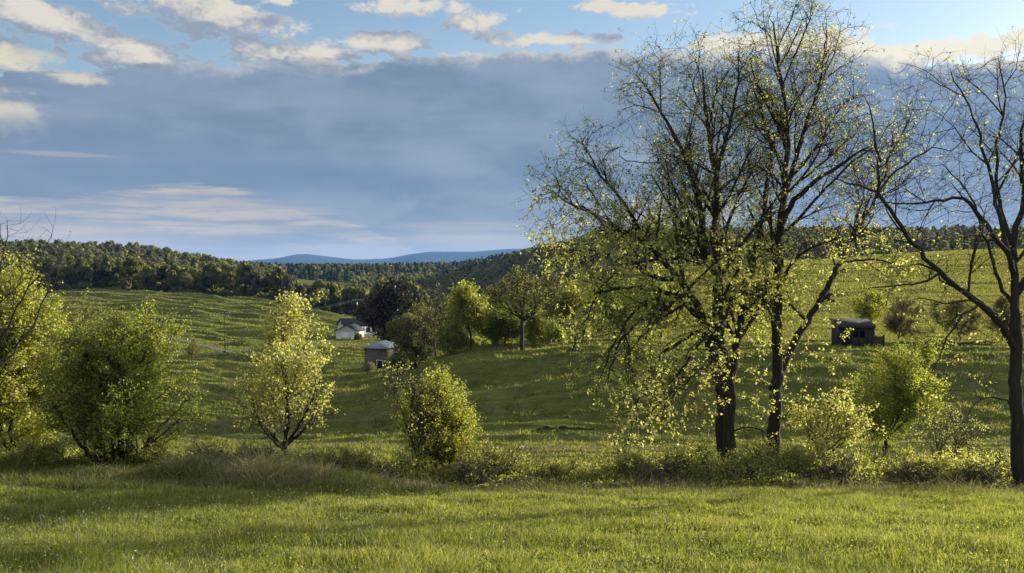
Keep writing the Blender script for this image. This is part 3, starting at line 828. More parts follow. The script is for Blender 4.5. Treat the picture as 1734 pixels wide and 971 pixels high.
YC = 26.5
treeC = [
    ([(1735, 850, 0), (1726, 790, 0), (1722, 700, 0), (1720, 620, .1), (1722, 540, .2)], 0.205, 0.164),
    ([(1722, 560, .2), (1718, 480, .3), (1716, 410, .4), (1735, 330, .6), (1728, 250, .7), (1740, 170, .8)], 0.139, 0.025),
    ([(1721, 590, .1), (1690, 545, -.3), (1655, 512, -.6), (1600, 470, -1.0), (1545, 412, -1.3), (1510, 360, -1.5), (1485, 325, -1.6)], 0.115, 0.045),
    ([(1485, 325, -1.6), (1488, 270, -1.7), (1478, 210, -1.8), (1462, 160, -1.8)], 0.045, 0.012),
    ([(1485, 325, -1.6), (1440, 310, -1.9), (1400, 298, -2.1)], 0.041, 0.012),
    ([(1487, 326, -1.6), (1520, 290, -1.4), (1560, 262, -1.2), (1590, 240, -1.0)], 0.041, 0.012),
    ([(1718, 470, .3), (1700, 420, -.2), (1660, 370, -.6), (1640, 340, -.8), (1610, 335, -1), (1560, 345, -1.2), (1500, 345, -1.4)], 0.090, 0.016),
    ([(1705, 428, -.1), (1685, 340, .4), (1670, 270, .7), (1645, 190, .9), (1610, 120, 1.0)], 0.074, 0.016),
    ([(1716, 420, .4), (1690, 330, 1.), (1690, 240, 1.3), (1700, 160, 1.5), (1690, 100, 1.6)], 0.074, 0.016),
    ([(1700, 520, .2), (1690, 470, .8), (1668, 400, 1.2), (1640, 330, 1.5), (1600, 280, 1.7)], 0.066, 0.016),
    ([(1592, 465, -1), (1560, 480, -1.4), (1530, 482, -1.7), (1470, 490, -2.0)], 0.041, 0.015),
    ([(1660, 515, -.6), (1620, 545, -1.2), (1590, 600, -1.5), (1575, 640, -1.6)], 0.041, 0.015),
    ([(1722, 690, 0), (1700, 678, -.4), (1660, 676, -.7), (1640, 700, -.8)], 0.033, 0.012),
    ([(1655, 512, -.6), (1610, 512, -1.3), (1545, 505, -1.8)], 0.033, 0.012),
    ([(1724, 500, .2), (1760, 430, .2), (1800, 350, .2), (1830, 260, .2)], 0.107, 0.025),
]
blobC = [
    (1590, 200, 0, 60, 90, 2.0, 1.0), (1560, 150, .5, 45, 70, 1.6, .7), (1680, 160, 1, 75, 80, 2.0, 1.0), (1640, 290, 0, 80, 90, 2.2, 1.0), (1480, 240, -1.8, 60, 80, 1.5, .8),
    (1540, 330, -1.2, 70, 60, 1.6, .7), (1710, 300, .5, 60, 100, 2.2, .9), (1620, 420, 0, 80, 60, 2.2, .7), (1530, 490, -1.6, 70, 50, 1.4, .5), (1620, 560, -1, 70, 60, 1.8, .5),
    (1640, 650, -1, 60, 50, 1.4, .3), (1800, 250, 0, 90, 130, 2.4, 1.2), (1800, 450, 0, 80, 110, 2.4, .7), (1440, 300, -2, 50, 40, 1.2, .3)]
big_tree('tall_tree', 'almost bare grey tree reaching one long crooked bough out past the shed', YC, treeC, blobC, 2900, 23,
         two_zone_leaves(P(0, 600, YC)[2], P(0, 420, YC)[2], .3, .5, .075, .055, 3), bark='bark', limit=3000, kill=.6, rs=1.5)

def sized_tree(name, label, cat, px, Y, top_py, hw, kind, group=None, seed=1, trunk_frac=.28, dens=1.0, step=None, leafs=None, size=None, bare=False, base_dz=0, stems=1, round_=1.0, lean=0.0, twig=None, bark='bark', rtrunk=None, nleaf=3, flat=.8, fork=5, lf=.6, lz=None):
    """a tree of its own for one spot: trunk, limbs grown through the crown's volume, twigs and leaves"""
    b = gp(px, Y); H = (445 - top_py) / F * Y - b[2]; hwm = hw / F * Y
    r = np.random.default_rng(seed)
    step = step or max(.16, H / 34); t = Tree(step, seed)
    r0 = rtrunk or H * .016
    tf = trunk_frac
    if stems == 1:
        top = b + (lean * hwm * .6, 0, H * tf)
        t.limb([b + (0, 0, -.3), b + (lean * .3 * hwm + r.normal() * .02 * H, 0, H * tf * .6), top], r0, r0 * .8, step * .06)
        lead = b + np.array([lean * hwm + r.normal() * .12 * hwm, r.normal() * .1 * hwm, H * .93])
        t.limb([top, top * .55 + lead * .45 + r.normal(size=3) * .03 * H, lead], r0 * .62, r0 * .1, step * .1)
        a_ = r.uniform(0, 6.28)
        for k in range(fork):
            a = a_ + k / fork * 6.28 + r.uniform(-.4, .4); o = np.array([math.cos(a), math.sin(a) * .9, 0]) * hwm
            st = b + (lean * .5 * hwm, 0, H * tf * r.uniform(.82, 1.25)); en = b + (lean * hwm, 0, 0) + o * r.uniform(.6, .92) + np.array([0, 0, H * (tf + (1 - tf) * r.uniform(.22, .82))])
            t.limb([st, st * .5 + en * .5 + o * .12 - np.array([0, 0, H * .02]), en + r.normal(size=3) * .05 * H], r0 * r.uniform(.35, .6), r0 * .08, step * .1)
        t.limbs = t.limbs[1:]
    else:
        for k in range(stems):
            a = k / stems * 6.28 + r.uniform(0, 1); o = np.array([math.cos(a), math.sin(a), 0]) * hwm
            s0 = b + o * .06
            low = k % 2 == 1 and stems > 4
            t.limb([s0 + (0, 0, -.3), s0 + o * (.4 if low else .15) + (0, 0, H * (.2 if low else .3)), b + o * (r.uniform(.75, .95) if low else r.uniform(.3, .7)) + (0, 0, H * (r.uniform(.22, .5) if low else r.uniform(.65, .93)))], r0 * r.uniform(.6, .9), r0 * .2, step * .15, attach=False)
    c0 = b + (lean * hwm, 0, H * (tf + (1 - tf) * .5)); bl = []
    hh = H * (1 - tf) / 2
    for k in range(14):
        v = unit(r.normal(size=3)); q = r.uniform(.45, .8)
        bl.append((c0 + v * np.array([hwm, hwm * .9, hh]) * q, np.array([hwm, hwm * .9, hh * flat]) * r.uniform(.16, .40), 1))
    bl.append((c0, np.array([hwm * .55, hwm * .52, hh * .72]) * round_, 2)); bl.append((c0 + (0, 0, hh * .55), np.array([hwm * .4, hwm * .4, hh * .5]), 1))
    env = inside(bl, 1.08)
    t.ramify([(max(H * .045, .1), (.45, .85), (28, 62), .05, .08, .5, .12), (max(H * .05, .11), (.35, .6), (25, 60), .03, .1, .65, .12), (max(H * .045, .12), (.3, .6), (25, 60), .02, .12, .8, .1)][:3 if dens > .6 else 2], env, None, .38)
    t.grow(ell(bl, int(240 * dens + 60), r), infl=H * .16, kill=step * 1.5, trop=(0, 0, .12), limit=len(t.p) + int(1600 * dens), wander=.18)
    t.finish(max(.005, H * .0006), 2.3, r0 * .5)
    A, ch = t.twigs(.65 * dens, (H * .03, H * .085), max(.016, H * .003), max(.004, Y * .00012), keep=None)
    if len(ch) > 9000:
        kk = np.sort(r.choice(len(ch), 9000, False)); A = A[kk]; ch = [ch[i] for i in kk]
    ls = []
    if leafs:
        size = size or H * .02
        for m, frac in leafs:
            zr = (A[:, -1, 2] - b[2]) / H; wz = 1 if lz is None else np.clip((zr - lz[0]) / (lz[1] - lz[0]), .06, 1)
            k = r.random(len(A)) < frac * lf * wz
            sp = np.concatenate([A[k, -1], A[k, -2], A[k, 1]]); p = cluster(sp, nleaf, size * .9, r)
            ls.append((*leaf_cards(p, size * r.uniform(.6, 1.3, len(p)), .35, .7, r), M[m]))
    return put_tree(name, label, cat, b, t.chains, ch, ls, M[bark], M[twig or 'twig'], group)



# ------------------------------------------------------------------ trees and tall shrubs along the hedge
sized_tree('leafy_tree', 'bright yellow-green tree cut by the left edge, behind bare branches', 'tree', 14, 29.5, 462, 128, '', seed=41, trunk_frac=.06, dens=3.6, leafs=[('leaf_yellow', .8), ('leaf_spring', .4)], size=.085, nleaf=5, lean=.0, lf=.62, fork=8)
sized_tree('leafy_tree', 'round dense dark-green tree standing on the bank beside the yellow-green one', 'tree', 194, 27.5, 536, 142, '', seed=42, trunk_frac=.06, dens=3.0, leafs=[('leaf_green', .6), ('leaf_yellow', .4)], size=.068, nleaf=5, stems=9, rtrunk=.10, lf=.5)
sized_tree('leafy_tree', 'olive tree whose top shows over the round dark-green tree', 'tree', 140, 44, 513, 52, '', seed=43, trunk_frac=.2, dens=1.6, leafs=[('leaf_olive', .9), ('leaf_green', .4)], size=.11)
big_tree('bare_tree', 'bare grey tree with long upright twigs and level boughs at the left edge', 24, [
    ([(-55, 850, 0), (-45, 760, 0), (-38, 660, 0), (-25, 560, 0)], 0.068, 0.0525),
    ([(-30, 600, 0), (-12, 520, 0), (2, 450, .1), (14, 380, .2)], 0.031, 0.0056),
    ([(-32, 620, 0), (10, 560, -.4), (40, 500, -.6), (66, 440, -.7), (92, 385, -.8)], 0.026, 0.0049),
    ([(-36, 650, 0), (20, 600, .5), (70, 520, .8), (100, 450, 1.0), (112, 410, 1.0)], 0.022, 0.0049),
    ([(-30, 570, 0), (15, 557, -.5), (60, 553, -.8), (100, 545, -1.0)], 0.031, 0.0056),
    ([(-42, 700, 0), (20, 684, .3), (65, 682, .5), (104, 668, .6)], 0.034, 0.0056),
    ([(-20, 540, 0), (-10, 460, .6), (-2, 390, .8)], 0.031, 0.0070)],
    [(10, 450, 0, 60, 80, 1.4, 1), (70, 450, 0, 50, 70, 1.2, 1), (50, 560, 0, 60, 60, 1.4, .7), (60, 670, 0, 50, 40, 1.2, .4)], 300, 44,
    two_zone_leaves(-99, -98, .05, .05, .06, .05, 2), bark='bark_grey', n_tw=.7, limit=500, rs=1.5)
sized_tree('leafy_tree', 'small forked tree with pale leaf tufts on its top, above the dry grass', 'tree', 480, 29, 506, 92, '', seed=45, trunk_frac=.14, dens=1.35, leafs=[('leaf_spring', .42)], size=.088, nleaf=5, rtrunk=.11, flat=.95, fork=8, twig='twig_red', lf=.95, lz=(.2, .7))
sized_tree('leafy_tree', 'slim bushy sapling with fine yellow-green leaves in the middle of the hedge', 'tree', 745, 29.5, 640, 60, '', seed=46, trunk_frac=.12, dens=2.2, leafs=[('leaf_yellow', .8), ('leaf_spring', .3)], size=.05, nleaf=5, rtrunk=.055, fork=8, lf=.66)
sized_tree('bare_sapling', 'thin bare sapling with a few buds leaning beside the bushy sapling', 'sapling', 708, 28.5, 618, 34, '', seed=47, trunk_frac=.2, dens=.25, leafs=[('leaf_spring', .4)], size=.06, rtrunk=.035, nleaf=2)
sized_tree('leafy_tree', 'small rounded bright-green tree below the shed, with its own short trunk', 'tree', 1503, 45, 588, 86, '', seed=48, trunk_frac=.3, dens=2.4, leafs=[('leaf_yellow', .6), ('leaf_green', .6)], size=.09, nleaf=4, rtrunk=.12)
sized_tree('leafy_tree', 'low crooked bush-tree with drooping yellow leaves right of the forked trunk', 'tree', 1405, 29.5, 665, 80, '', seed=49, trunk_frac=.42, dens=.6, leafs=[('leaf_spring', .8)], size=.085, nleaf=4, rtrunk=.06, flat=.6, lf=.45)
sized_tree('bare_shrub', 'arching brown shrub with tiny pale buds beside the grey trunk', 'shrub', 1610, 31, 676, 62, '', seed=50, trunk_frac=.05, dens=.6, leafs=[('leaf_spring', .3)], size=.05, stems=6, rtrunk=.03, twig='twig_red', nleaf=2)

# hedge shrubs: four kinds built once, then copied along the hedge
def shrub_proto(px, Y, hgt, hw, seed, leafs, twig='twig', size=.06, dens=.75, label='', lf=.34):
    top = 445 - (gp(px, Y)[2] + hgt) / Y * F
    return sized_tree('hedge_shrub', label, 'shrub', px, Y, top, hw * F / Y, '', group='shrubs along the hedge', seed=seed, trunk_frac=.02, dens=dens, leafs=leafs, size=size, stems=7, rtrunk=.022, twig=twig, step=.15, nleaf=3, lf=lf)


protos = {
    'y': shrub_proto(838, 28.5, 1.35, 1.05, 61, [('leaf_spring', .8)], label='bright leafy shrub right of the bushy sapling'),
    'g': shrub_proto(690, 27.8, .85, 1.2, 62, [('leaf_yellow', .4), ('leaf_spring', .9)], label='low green shrub at the foot of the thin bare sapling'),
    'b': shrub_proto(430, 27.0, 1.15, 1.5, 63, [('leaf_spring', .10)], 'twig_red', .05, label='brown leafless bramble under the small forked tree'),
    'o': shrub_proto(1180, 28.8, 1.5, 1.2, 64, [('leaf_spring', .7), ('leaf_yellow', .3)], label='leafy shrub against the foot of the thickest trunk'),
}
shr = [  # px, Y, kind, scale, label
    (592, 28.2, 'y', .8, 'small bright shrub between the forked tree and the bare sapling'),
    (540, 27.4, 'b', .85, 'brown bramble right of the small forked tree'),
    (352, 27.2, 'b', .9, 'brown bramble on the bank left of the small forked tree'),
    (655, 27.6, 'b', .7, 'low brown bramble left of the bare sapling'),
    (775, 28.0, 'g', .95, 'low green shrub under the bushy sapling'),
    (800, 27.2, 'b', .75, 'brown bramble in front of the bright leafy shrub'),
    (890, 27.6, 'g', .9, 'low green shrub right of the bright leafy shrub'),
    (950, 27.8, 'o', .62, 'leafy shrub in the gap left of the hanging boughs'),
    (1010, 27.5, 'g', .95, 'wide low shrub below the hanging boughs'),
    (1070, 27.8, 'o', .7, 'pale leafy shrub under the lowest hanging bough'),
    (1120, 27.2, 'b', 1.0, 'brown bramble left of the thickest trunk'),
    (1275, 28.6, 'y', 1.0, 'bright shrub between the two tall trunks'),
    (1255, 27.3, 'b', .8, 'brown bramble at the foot of the thickest trunk'),
    (1360, 28.2, 'o', .85, 'leafy shrub right of the slender tall trunk'),
    (1440, 28.0, 'g', 1.1, 'wide green shrub beneath the low crooked bush-tree'),
    (1420, 27.0, 'b', .85, 'brown bramble beneath the low crooked bush-tree'),
    (1500, 28.2, 'g', 1.05, 'green shrub in front of the small rounded tree'),
    (1560, 27.6, 'o', .7, 'leafy shrub left of the arching brown shrub'),
    (1560, 26.8, 'b', .8, 'brown bramble left of the arching brown shrub'),
    (1640, 27.6, 'g', 1.1, 'green shrub under the arching brown shrub'),
    (1690, 28.6, 'y', .95, 'bright shrub behind the grey trunk'),
    (1665, 26.6, 'b', .75, 'brown bramble left of the grey trunk'),
    (60, 26.8, 'g', .8, 'low green shrub under the yellow-green tree'),
    (250, 27.6, 'g', .8, 'low green shrub under the round dark-green tree'),
]
for k, (px, Y, kd, sc, lb) in enumerate(shr):
    copy_tree(protos[kd], gp(px, Y), k * 2.1, (sc * 1.05, sc, sc * (1 + .15 * math.sin(k * 3))), lb, 'shrubs along the hedge')

# ------------------------------------------------------------------ trees in the middle distance
mid = [
    ('dark_tree', 'big dark dome-shaped tree between the white house and the spreading olive tree', 665, 213, 486, 40, dict(trunk_frac=.08, dens=3.6, leafs=[('leaf_dark', 1.0)], size=.75, nleaf=4)),
    ('olive_tree', 'spreading olive tree beside the barn', 700, 142, 532, 52, dict(trunk_frac=.12, dens=1.3, leafs=[('leaf_olive', .8)], size=.26, stems=3, rtrunk=.24, lf=.42)),
    ('bare_tree', 'tall thin bare tree right of the barn', 736, 137, 482, 34, dict(trunk_frac=.25, dens=1.1, leafs=[('leaf_olive', .16)], size=.26, rtrunk=.2, bark='bark_grey')),
    ('leafy_tree', 'bright yellow-green tree with a double trunk in the middle of the valley', 795, 112, 478, 44, dict(trunk_frac=.3, dens=1.9, leafs=[('leaf_yellow', .6), ('leaf_green', .4)], size=.27)),
    ('leafy_tree', 'short dark-green tree left of the double-trunked one', 765, 110, 553, 26, dict(trunk_frac=.15, dens=1.3, leafs=[('leaf_green', .9)], size=.24)),
    ('bare_tree', 'dark-limbed nearly bare tree on the brow of the slope', 884, 107, 444, 64, dict(trunk_frac=.32, dens=1.2, fork=7, leafs=[('leaf_olive', .3), ('leaf_yellow', .12)], size=.2, rtrunk=.26)),
    ('leafy_tree', 'dark-green thicket tree left of the dark-limbed bare tree', 855, 113, 522, 34, dict(trunk_frac=.1, dens=1.5, leafs=[('leaf_green', .8)], size=.26)),
    ('leafy_tree', 'bright bush-tree right of the dark-limbed bare tree', 908, 111, 532, 20, dict(trunk_frac=.08, dens=1.2, leafs=[('leaf_yellow', .8)], size=.22)),
    ('leafy_tree', 'slim dark-trunked tree at the top of the slope by the hanging boughs', 968, 105, 474, 24, dict(trunk_frac=.35, dens=.9, leafs=[('leaf_olive', .5), ('leaf_yellow', .3)], size=.22)),
    ('leafy_tree', 'yellow-green tree on the brow behind the hanging boughs', 1040, 122, 478, 42, dict(trunk_frac=.15, dens=1.6, leafs=[('leaf_yellow', .8)], size=.28)),
    ('leafy_tree', 'yellow-green tree behind the thickest trunk', 1120, 125, 490, 40, dict(trunk_frac=.15, dens=1.5, leafs=[('leaf_yellow', .7), ('leaf_green', .2)], size=.28)),
    ('leafy_tree', 'slender yellow-green tree behind the shed', 1472, 124, 486, 30, dict(trunk_frac=.25, dens=1.2, leafs=[('leaf_yellow', .65)], size=.24)),
    ('bare_tree', 'reddish bare tree right of the shed', 1524, 111, 512, 40, dict(trunk_frac=.2, dens=.9, leafs=[('leaf_russet', .4)], size=.13, twig='twig_red', lf=.5)),
    ('bare_tree', 'olive half-bare tree on the field edge beyond the crooked bough', 1625, 116, 500, 48, dict(trunk_frac=.15, dens=1.3, leafs=[('leaf_olive', .5)], size=.22)),
    ('bare_tree', 'twiggy tree behind the grey trunk', 1700, 114, 506, 40, dict(trunk_frac=.15, dens=1.2, leafs=[('leaf_olive', .35), ('leaf_russet', .2)], size=.2)),
    ('dark_tree', 'lone dark tree on the far edge of the striped field', 491, 365, 503, 14, dict(trunk_frac=.06, dens=1.2, leafs=[('leaf_dark', 1.0)], size=1.1, nleaf=4)),
    ('leafy_tree', 'lone small tree beside the gravel road', 326, 178, 578, 13, dict(trunk_frac=.25, dens=.6, leafs=[('leaf_olive', .8)], size=.22, lf=.3)),
    ('leafy_tree', 'small round bush beside the white house', 606, 244, 566, 3.5, dict(trunk_frac=.05, dens=.6, leafs=[('leaf_olive', 1.0)], size=.35)),
    ('dead_brush', 'pale dead brush heaped against the barn wall', 624, 153, 618, 9, dict(trunk_frac=.02, dens=.8, leafs=[('dry', .7)], size=.22, stems=5, rtrunk=.04)),
    ('leafy_tree', 'green bush at the right corner of the barn', 674, 151, 602, 14, dict(trunk_frac=.02, dens=.8, leafs=[('leaf_green', .9)], size=.28, stems=4, rtrunk=.06)),
    ('leafy_tree', 'low scrubby tree in the dip right of the dark-limbed bare tree', 935, 135, 548, 34, dict(trunk_frac=.05, dens=1.0, leafs=[('leaf_green', .8)], size=.3)),
    ('leafy_tree', 'airy olive tree between the tall thin bare tree and the double-trunked tree', 757, 150, 505, 32, dict(trunk_frac=.2, dens=1.2, leafs=[('leaf_olive', .7)], size=.24, fork=7)),
    ('leafy_tree', 'pale airy tree showing behind the dark-green thicket tree', 838, 150, 500, 34, dict(trunk_frac=.2, dens=1.2, leafs=[('leaf_olive', .6), ('leaf_yellow', .3)], size=.24, fork=7)),
    ('leafy_tree', 'tall olive tree on the far field right of the dark-limbed bare tree', 940, 165, 470, 34, dict(trunk_frac=.2, dens=1.2, leafs=[('leaf_olive', .8)], size=.26, fork=7)),
    ('leafy_tree', 'yellow-green tree at the top of the slope beside the slim dark-trunked one', 1003, 116, 496, 30, dict(trunk_frac=.2, dens=1.2, leafs=[('leaf_yellow', .7)], size=.2, fork=7)),
    ('leafy_tree', 'loose olive tree on the valley floor behind the barn corner', 715, 175, 512, 30, dict(trunk_frac=.2, dens=1.2, leafs=[('leaf_olive', .8)], size=.26, fork=7)),
    ('leafy_tree', 'small bush below the brow of the slope', 810, 116, 575, 24, dict(trunk_frac=.05, dens=1.0, leafs=[('leaf_green', .9)], size=.24)),
]
for k, (nm, lb, px, Y, tp, hw, kw) in enumerate(mid):
    kw.setdefault('lf', .46); kw['size'] = kw['size'] * .9
    sized_tree(nm, lb, 'brush heap' if 'brush' in lb else 'bush' if 'bush' in lb.split(' beside')[0].split() else 'tree', px, Y, tp, hw, '', seed=100 + k, **kw)

# ------------------------------------------------------------------ woods
def forest_template(seed, H, wid, mats, pine=False, nb=16, nq=34, qs=None):
    """trunk mesh and crown mesh of one woodland tree, base at the origin"""
    r = np.random.default_rng(seed)
    tv, tq = tubes([(np.array([[0, 0, -1], [.1, 0, H * .3], [0, .1, H * .75]]), np.array([.02, .015, .006]) * H)] +
                   [(np.array([[0, 0, H * a], [math.cos(b) * wid * .4, math.sin(b) * wid * .4, H * (a + .22)], [math.cos(b) * wid * .7, math.sin(b) * wid * .7, H * (a + .42)]]), np.array([.008, .006, .003]) * H)
                    for a, b in zip(r.uniform(.25, .5, 6), r.uniform(0, 6.28, 6))], 5)
    pos, nrm = [], []
    if pine:
        for k in range(nb):
            h = .12 + .88 * k / nb; w = wid * (1 - h) ** .8 + .15; a = r.uniform(0, 6.28, nq); q = r.random(nq) ** .5
            pos.append(np.stack([np.cos(a) * w * q, np.sin(a) * w * q, H * h - q * w * .25 + r.normal(size=nq) * H * .015], 1)); nrm.append(np.stack([np.cos(a) * .6, np.sin(a) * .6, np.full(nq, .8)], 1))
    else:
        for k in range(nb):
            v = unit(r.normal(size=3)); v[2] = abs(v[2]) * 1.1 - .35
            c = np.array([v[0] * wid * .62, v[1] * wid * .62, H * .55 + v[2] * H * .38]); s = wid * r.uniform(.34, .5)
            if k % 4 == 0: c[2] = H * r.uniform(.08, .22); c[:2] *= 1.15
            d = unit(r.normal(size=(nq, 3)) + (0, 0, .35)); pos.append(c + d * s * r.uniform(.7, 1.05, (nq, 1)) * (1, 1, .85)); nrm.append(d)
    pos = np.concatenate(pos); nrm = unit(np.concatenate(nrm) + r.normal(size=(len(pos), 3)) * .55)
    qs = qs or wid * .17
    a = unit(np.cross(nrm, r.normal(size=nrm.shape))); b = np.cross(nrm, a); s = (qs * r.uniform(.6, 1.3, len(pos)))[:, None]
    V = np.stack([pos - a * s - b * s * .6, pos + a * s - b * s * .7, pos + a * s * .8 + b * s, pos - a * s * .7 + b * s * .8], 1)
    return (tv, tq), (V.reshape(-1, 3), np.arange(len(pos) * 4).reshape(-1, 4))


kinds = []
for k, (H, w, m, lb) in enumerate([(17, 4.5, 'wood_green', 'mid-green'), (19, 4.8, 'wood_bright', 'fresh yellow-green'), (16, 4.0, 'wood_grey', 'bare grey-brown'), (18, 5.0, 'wood_green', 'broad-crowned green'),
                                   (14, 4.4, 'wood_bright', 'small fresh green'), (18, 5.0, 'leaf_dark', 'dark evergreen')]):
    (tv, tq), (cv, cq) = forest_template(300 + k, H, w, m, nb=24, nq=40)
    kinds.append((mesh_from('woodland_trunk', tv, tq, None, [M['twig']], True), mesh_from('woodland_crown', cv, cq, None, [M[m]]), lb, H))
rf = np.random.default_rng(77)
FOREST = []
for row, Y0 in enumerate((418, 440, 462, 486, 512)):
    for px in np.arange(-70, 720, 14.6 - row * .3):
        Y = Y0 + rf.uniform(-9, 9) - max(0, px - 420) * .05; x = px + rf.uniform(-6, 6)
        bright = .75 if 430 < x < 650 else .3
        u = rf.random()
        k = (1 if rf.random() < .6 else 4) if u < bright * .6 else (0 if u < .62 else 3 if u < .84 else 2 if u < .93 else 5)
        FOREST.append((x, Y, k, rf.uniform(.6, 1.05)))
FOREST = FOREST[:285]
for x, Y, k, s in FOREST:
    tm, cm, lb, H = kinds[k]
    b = gp(x, Y)
    e = empty('forest_tree', b, '%s tree in the wood along the top of the striped field' % lb, 'tree', 'woodland trees beyond the striped field', rf.uniform(0, 6.28), (s, s, s * rf.uniform(.92, 1.08)))
    ob('trunk', tm, e); ob('crown', cm, e)


def wood(name, label, spots, temps, mats):
    """a far-off wood that reads as one mass"""
    vs, qs, mi, o = [], [], [], 0
    r = np.random.default_rng(len(spots))
    for (x, y, k, s) in spots:
        v, q = temps[k]; a = r.uniform(0, 6.28); c, sn = math.cos(a), math.sin(a)
        w = np.stack([v[:, 0] * c - v[:, 1] * sn, v[:, 0] * sn + v[:, 1] * c, v[:, 2]], 1) * s + np.array([x, y, hz(x, y)])
        vs.append(w); qs.append(q + o); mi.append(np.full(len(q), k)); o += len(v)
    return ob(name, mesh_from(name, np.concatenate(vs), np.concatenate(qs), None, mats, False, np.concatenate(mi)), kind='stuff', label=label)


def wood_spots(px0, px1, Y0, Y1, n, probs, s=(.55, 1.08), cond=None):
    out = []
    while len(out) < n:
        Y = math.sqrt(rf.uniform(Y0 ** 2, Y1 ** 2)); px = rf.uniform(px0, px1)
        if cond and not cond(px, Y): continue
        out.append(((px - 867) / F * Y, Y, int(rf.choice(len(probs), p=probs)), rf.uniform(*s)))
    return out


TD = [forest_template(400 + k, 14, w, None, pine=p, nb=nb, nq=nq, qs=q)[1] for k, (w, p, nb, nq, q) in enumerate(
    [(3.5, False, 9, 15, .8), (3.8, False, 9, 15, .85), (3.4, False, 9, 15, .75), (2.4, True, 9, 12, .8)])]
TM = [M['wood_green'], M['wood_bright'], M['wood_grey'], M['wood_pine']]
wood('far_woods', 'wooded hill rising behind the wood on the left', wood_spots(-260, 470, 580, 880, 1900, [.34, .2, .42, .04]), TD, TM)
wood('far_woods', 'dark pine woods on the low ridge under the mountains', wood_spots(300, 930, 1000, 1650, 2100, [.16, .06, .18, .60], (.7, 1.15)), TD, TM)
wood('far_woods', 'grey-olive woods in the valley beyond the house', wood_spots(600, 960, 560, 1000, 1300, [.3, .16, .46, .08], (.75, 1.05)), TD, TM)
wood('far_woods', 'brown wooded hillside behind the lit field', wood_spots(880, 2000, 470, 1200, 4600, [.24, .06, .62, .08], (.5, 1.05), lambda px, Y: Y > 520 + max(0, 1050 - px) * .3), TD, TM)
wood('far_woods', 'pale woods on the skyline below the mountains', wood_spots(380, 960, 2000, 2600, 800, [.3, .3, .3, .1], (1.1, 1.6)), TD, TM)

# ------------------------------------------------------------------ buildings
class MB:
    def __init__(s): s.v = []; s.q = []; s.t = []
    def box(s, x0, x1, y0, y1, z0, z1):
        o = len(s.v); s.v += [(x, y, z) for z in (z0, z1) for y in (y0, y1) for x in (x0, x1)]
        s.q += [[o + i for i in f] for f in ((0, 2, 3, 1), (4, 5, 7, 6), (0, 1, 5, 4), (2, 6, 7, 3), (0, 4, 6, 2), (1, 3, 7, 5))]; return s
    def prism(s, poly, axis, a, b):
        """poly in the plane across axis ('x': (y,z) points, 'y': (x,z) points), extruded a..b"""
        o = len(s.v); n = len(poly)
        for c in (a, b): s.v += [((c, p, q) if axis == 'x' else (p, c, q)) for p, q in poly]
        for i in range(n): s.q.append([o + i, o + (i + 1) % n, o + n + (i + 1) % n, o + n + i])
        for i in range(1, n - 1): s.t += [[o, o + i, o + i + 1], [o + n, o + n + i + 1, o + n + i]]
        return s
    def slab(s, pts, th):
        """a sloping panel: four corner points and a thickness"""
        p = np.array(pts, float); n = unit(np.cross(p[1] - p[0], p[3] - p[0])) * th; o = len(s.v)
        s.v += [tuple(a) for a in p] + [tuple(a + n) for a in p]
        s.q += [[o + i for i in f] for f in ((3, 2, 1, 0), (4, 5, 6, 7), (0, 1, 5, 4), (1, 2, 6, 5), (2, 3, 7, 6), (3, 0, 4, 7))]; return s
    def build(s, name, mat, parent): return ob(name, mesh_from(name, np.array(s.v, float), s.q or None, s.t or None, [mat]), parent)


# white house: ridge along local x, gable end at x = 0 facing the valley
b = gp(584, 252); hb = empty('white_house', (b[0] + .0, b[1], b[2] + .2), 'low white house with dark roofs behind the barn', 'house', rz=R(28), sc=1.1)
W_, L_, E_, T_ = 6.6, 15.0, 2.5, 4.3
MB().prism([(0, -1.2), (W_, -1.2), (W_, E_), (W_ / 2, T_), (0, E_)], 'x', 0, L_).build('wall', M['white_siding'], hb)
rf_ = MB()
for sgn in (0, 1):
    ye, ym = (-.4, W_ / 2) if sgn == 0 else (W_ + .4, W_ / 2); ze = E_ - .4 * (T_ - E_) / (W_ / 2)
    p = [(-.4, ye, ze + .03), (L_ + .4, ye, ze + .03), (L_ + .4, ym, T_ + .03), (-.4, ym, T_ + .03)]
    rf_.slab(p if sgn == 0 else p[::-1], .14)
rfo = rf_.build('roof', M['dark_shingle'], hb)
MB().box(9, 9.7, W_ / 2 - .3, W_ / 2 + .3, T_ - .6, T_ + .9).build('chimney', M['block'], rfo)
for x in (4.6, 6.2, 7.8, 11.5):
    fr = MB().box(x - .65, x + .65, -.07, -.003, .75, 2.15).build('window', M['white_paint'], hb)
    MB().box(x - .52, x + .52, -.10, -.073, .88, 2.02).build('pane', M['glass'], fr)
dr = MB().box(9.2, 10.2, -.06, -.003, -.1, 2.05).build('door', M['glass'], hb)
MB().box(9.28, 9.36, -.13, -.063, .95, 1.05).build('handle', M['metal'], dr)
MB().prism([(-3.0, -.1), (-3.0, 2.05), (-.42, 2.32), (-.42, 2.2), (-2.85, 1.93), (-2.85, -.1)], 'x', 3.6, 3.72).build('porch_post', M['white_paint'], hb)
gv = MB().box(-.05, -.003, W_ / 2 - .3, W_ / 2 + .3, 3.0, 3.6).build('gable_vent', M['glass'], hb)
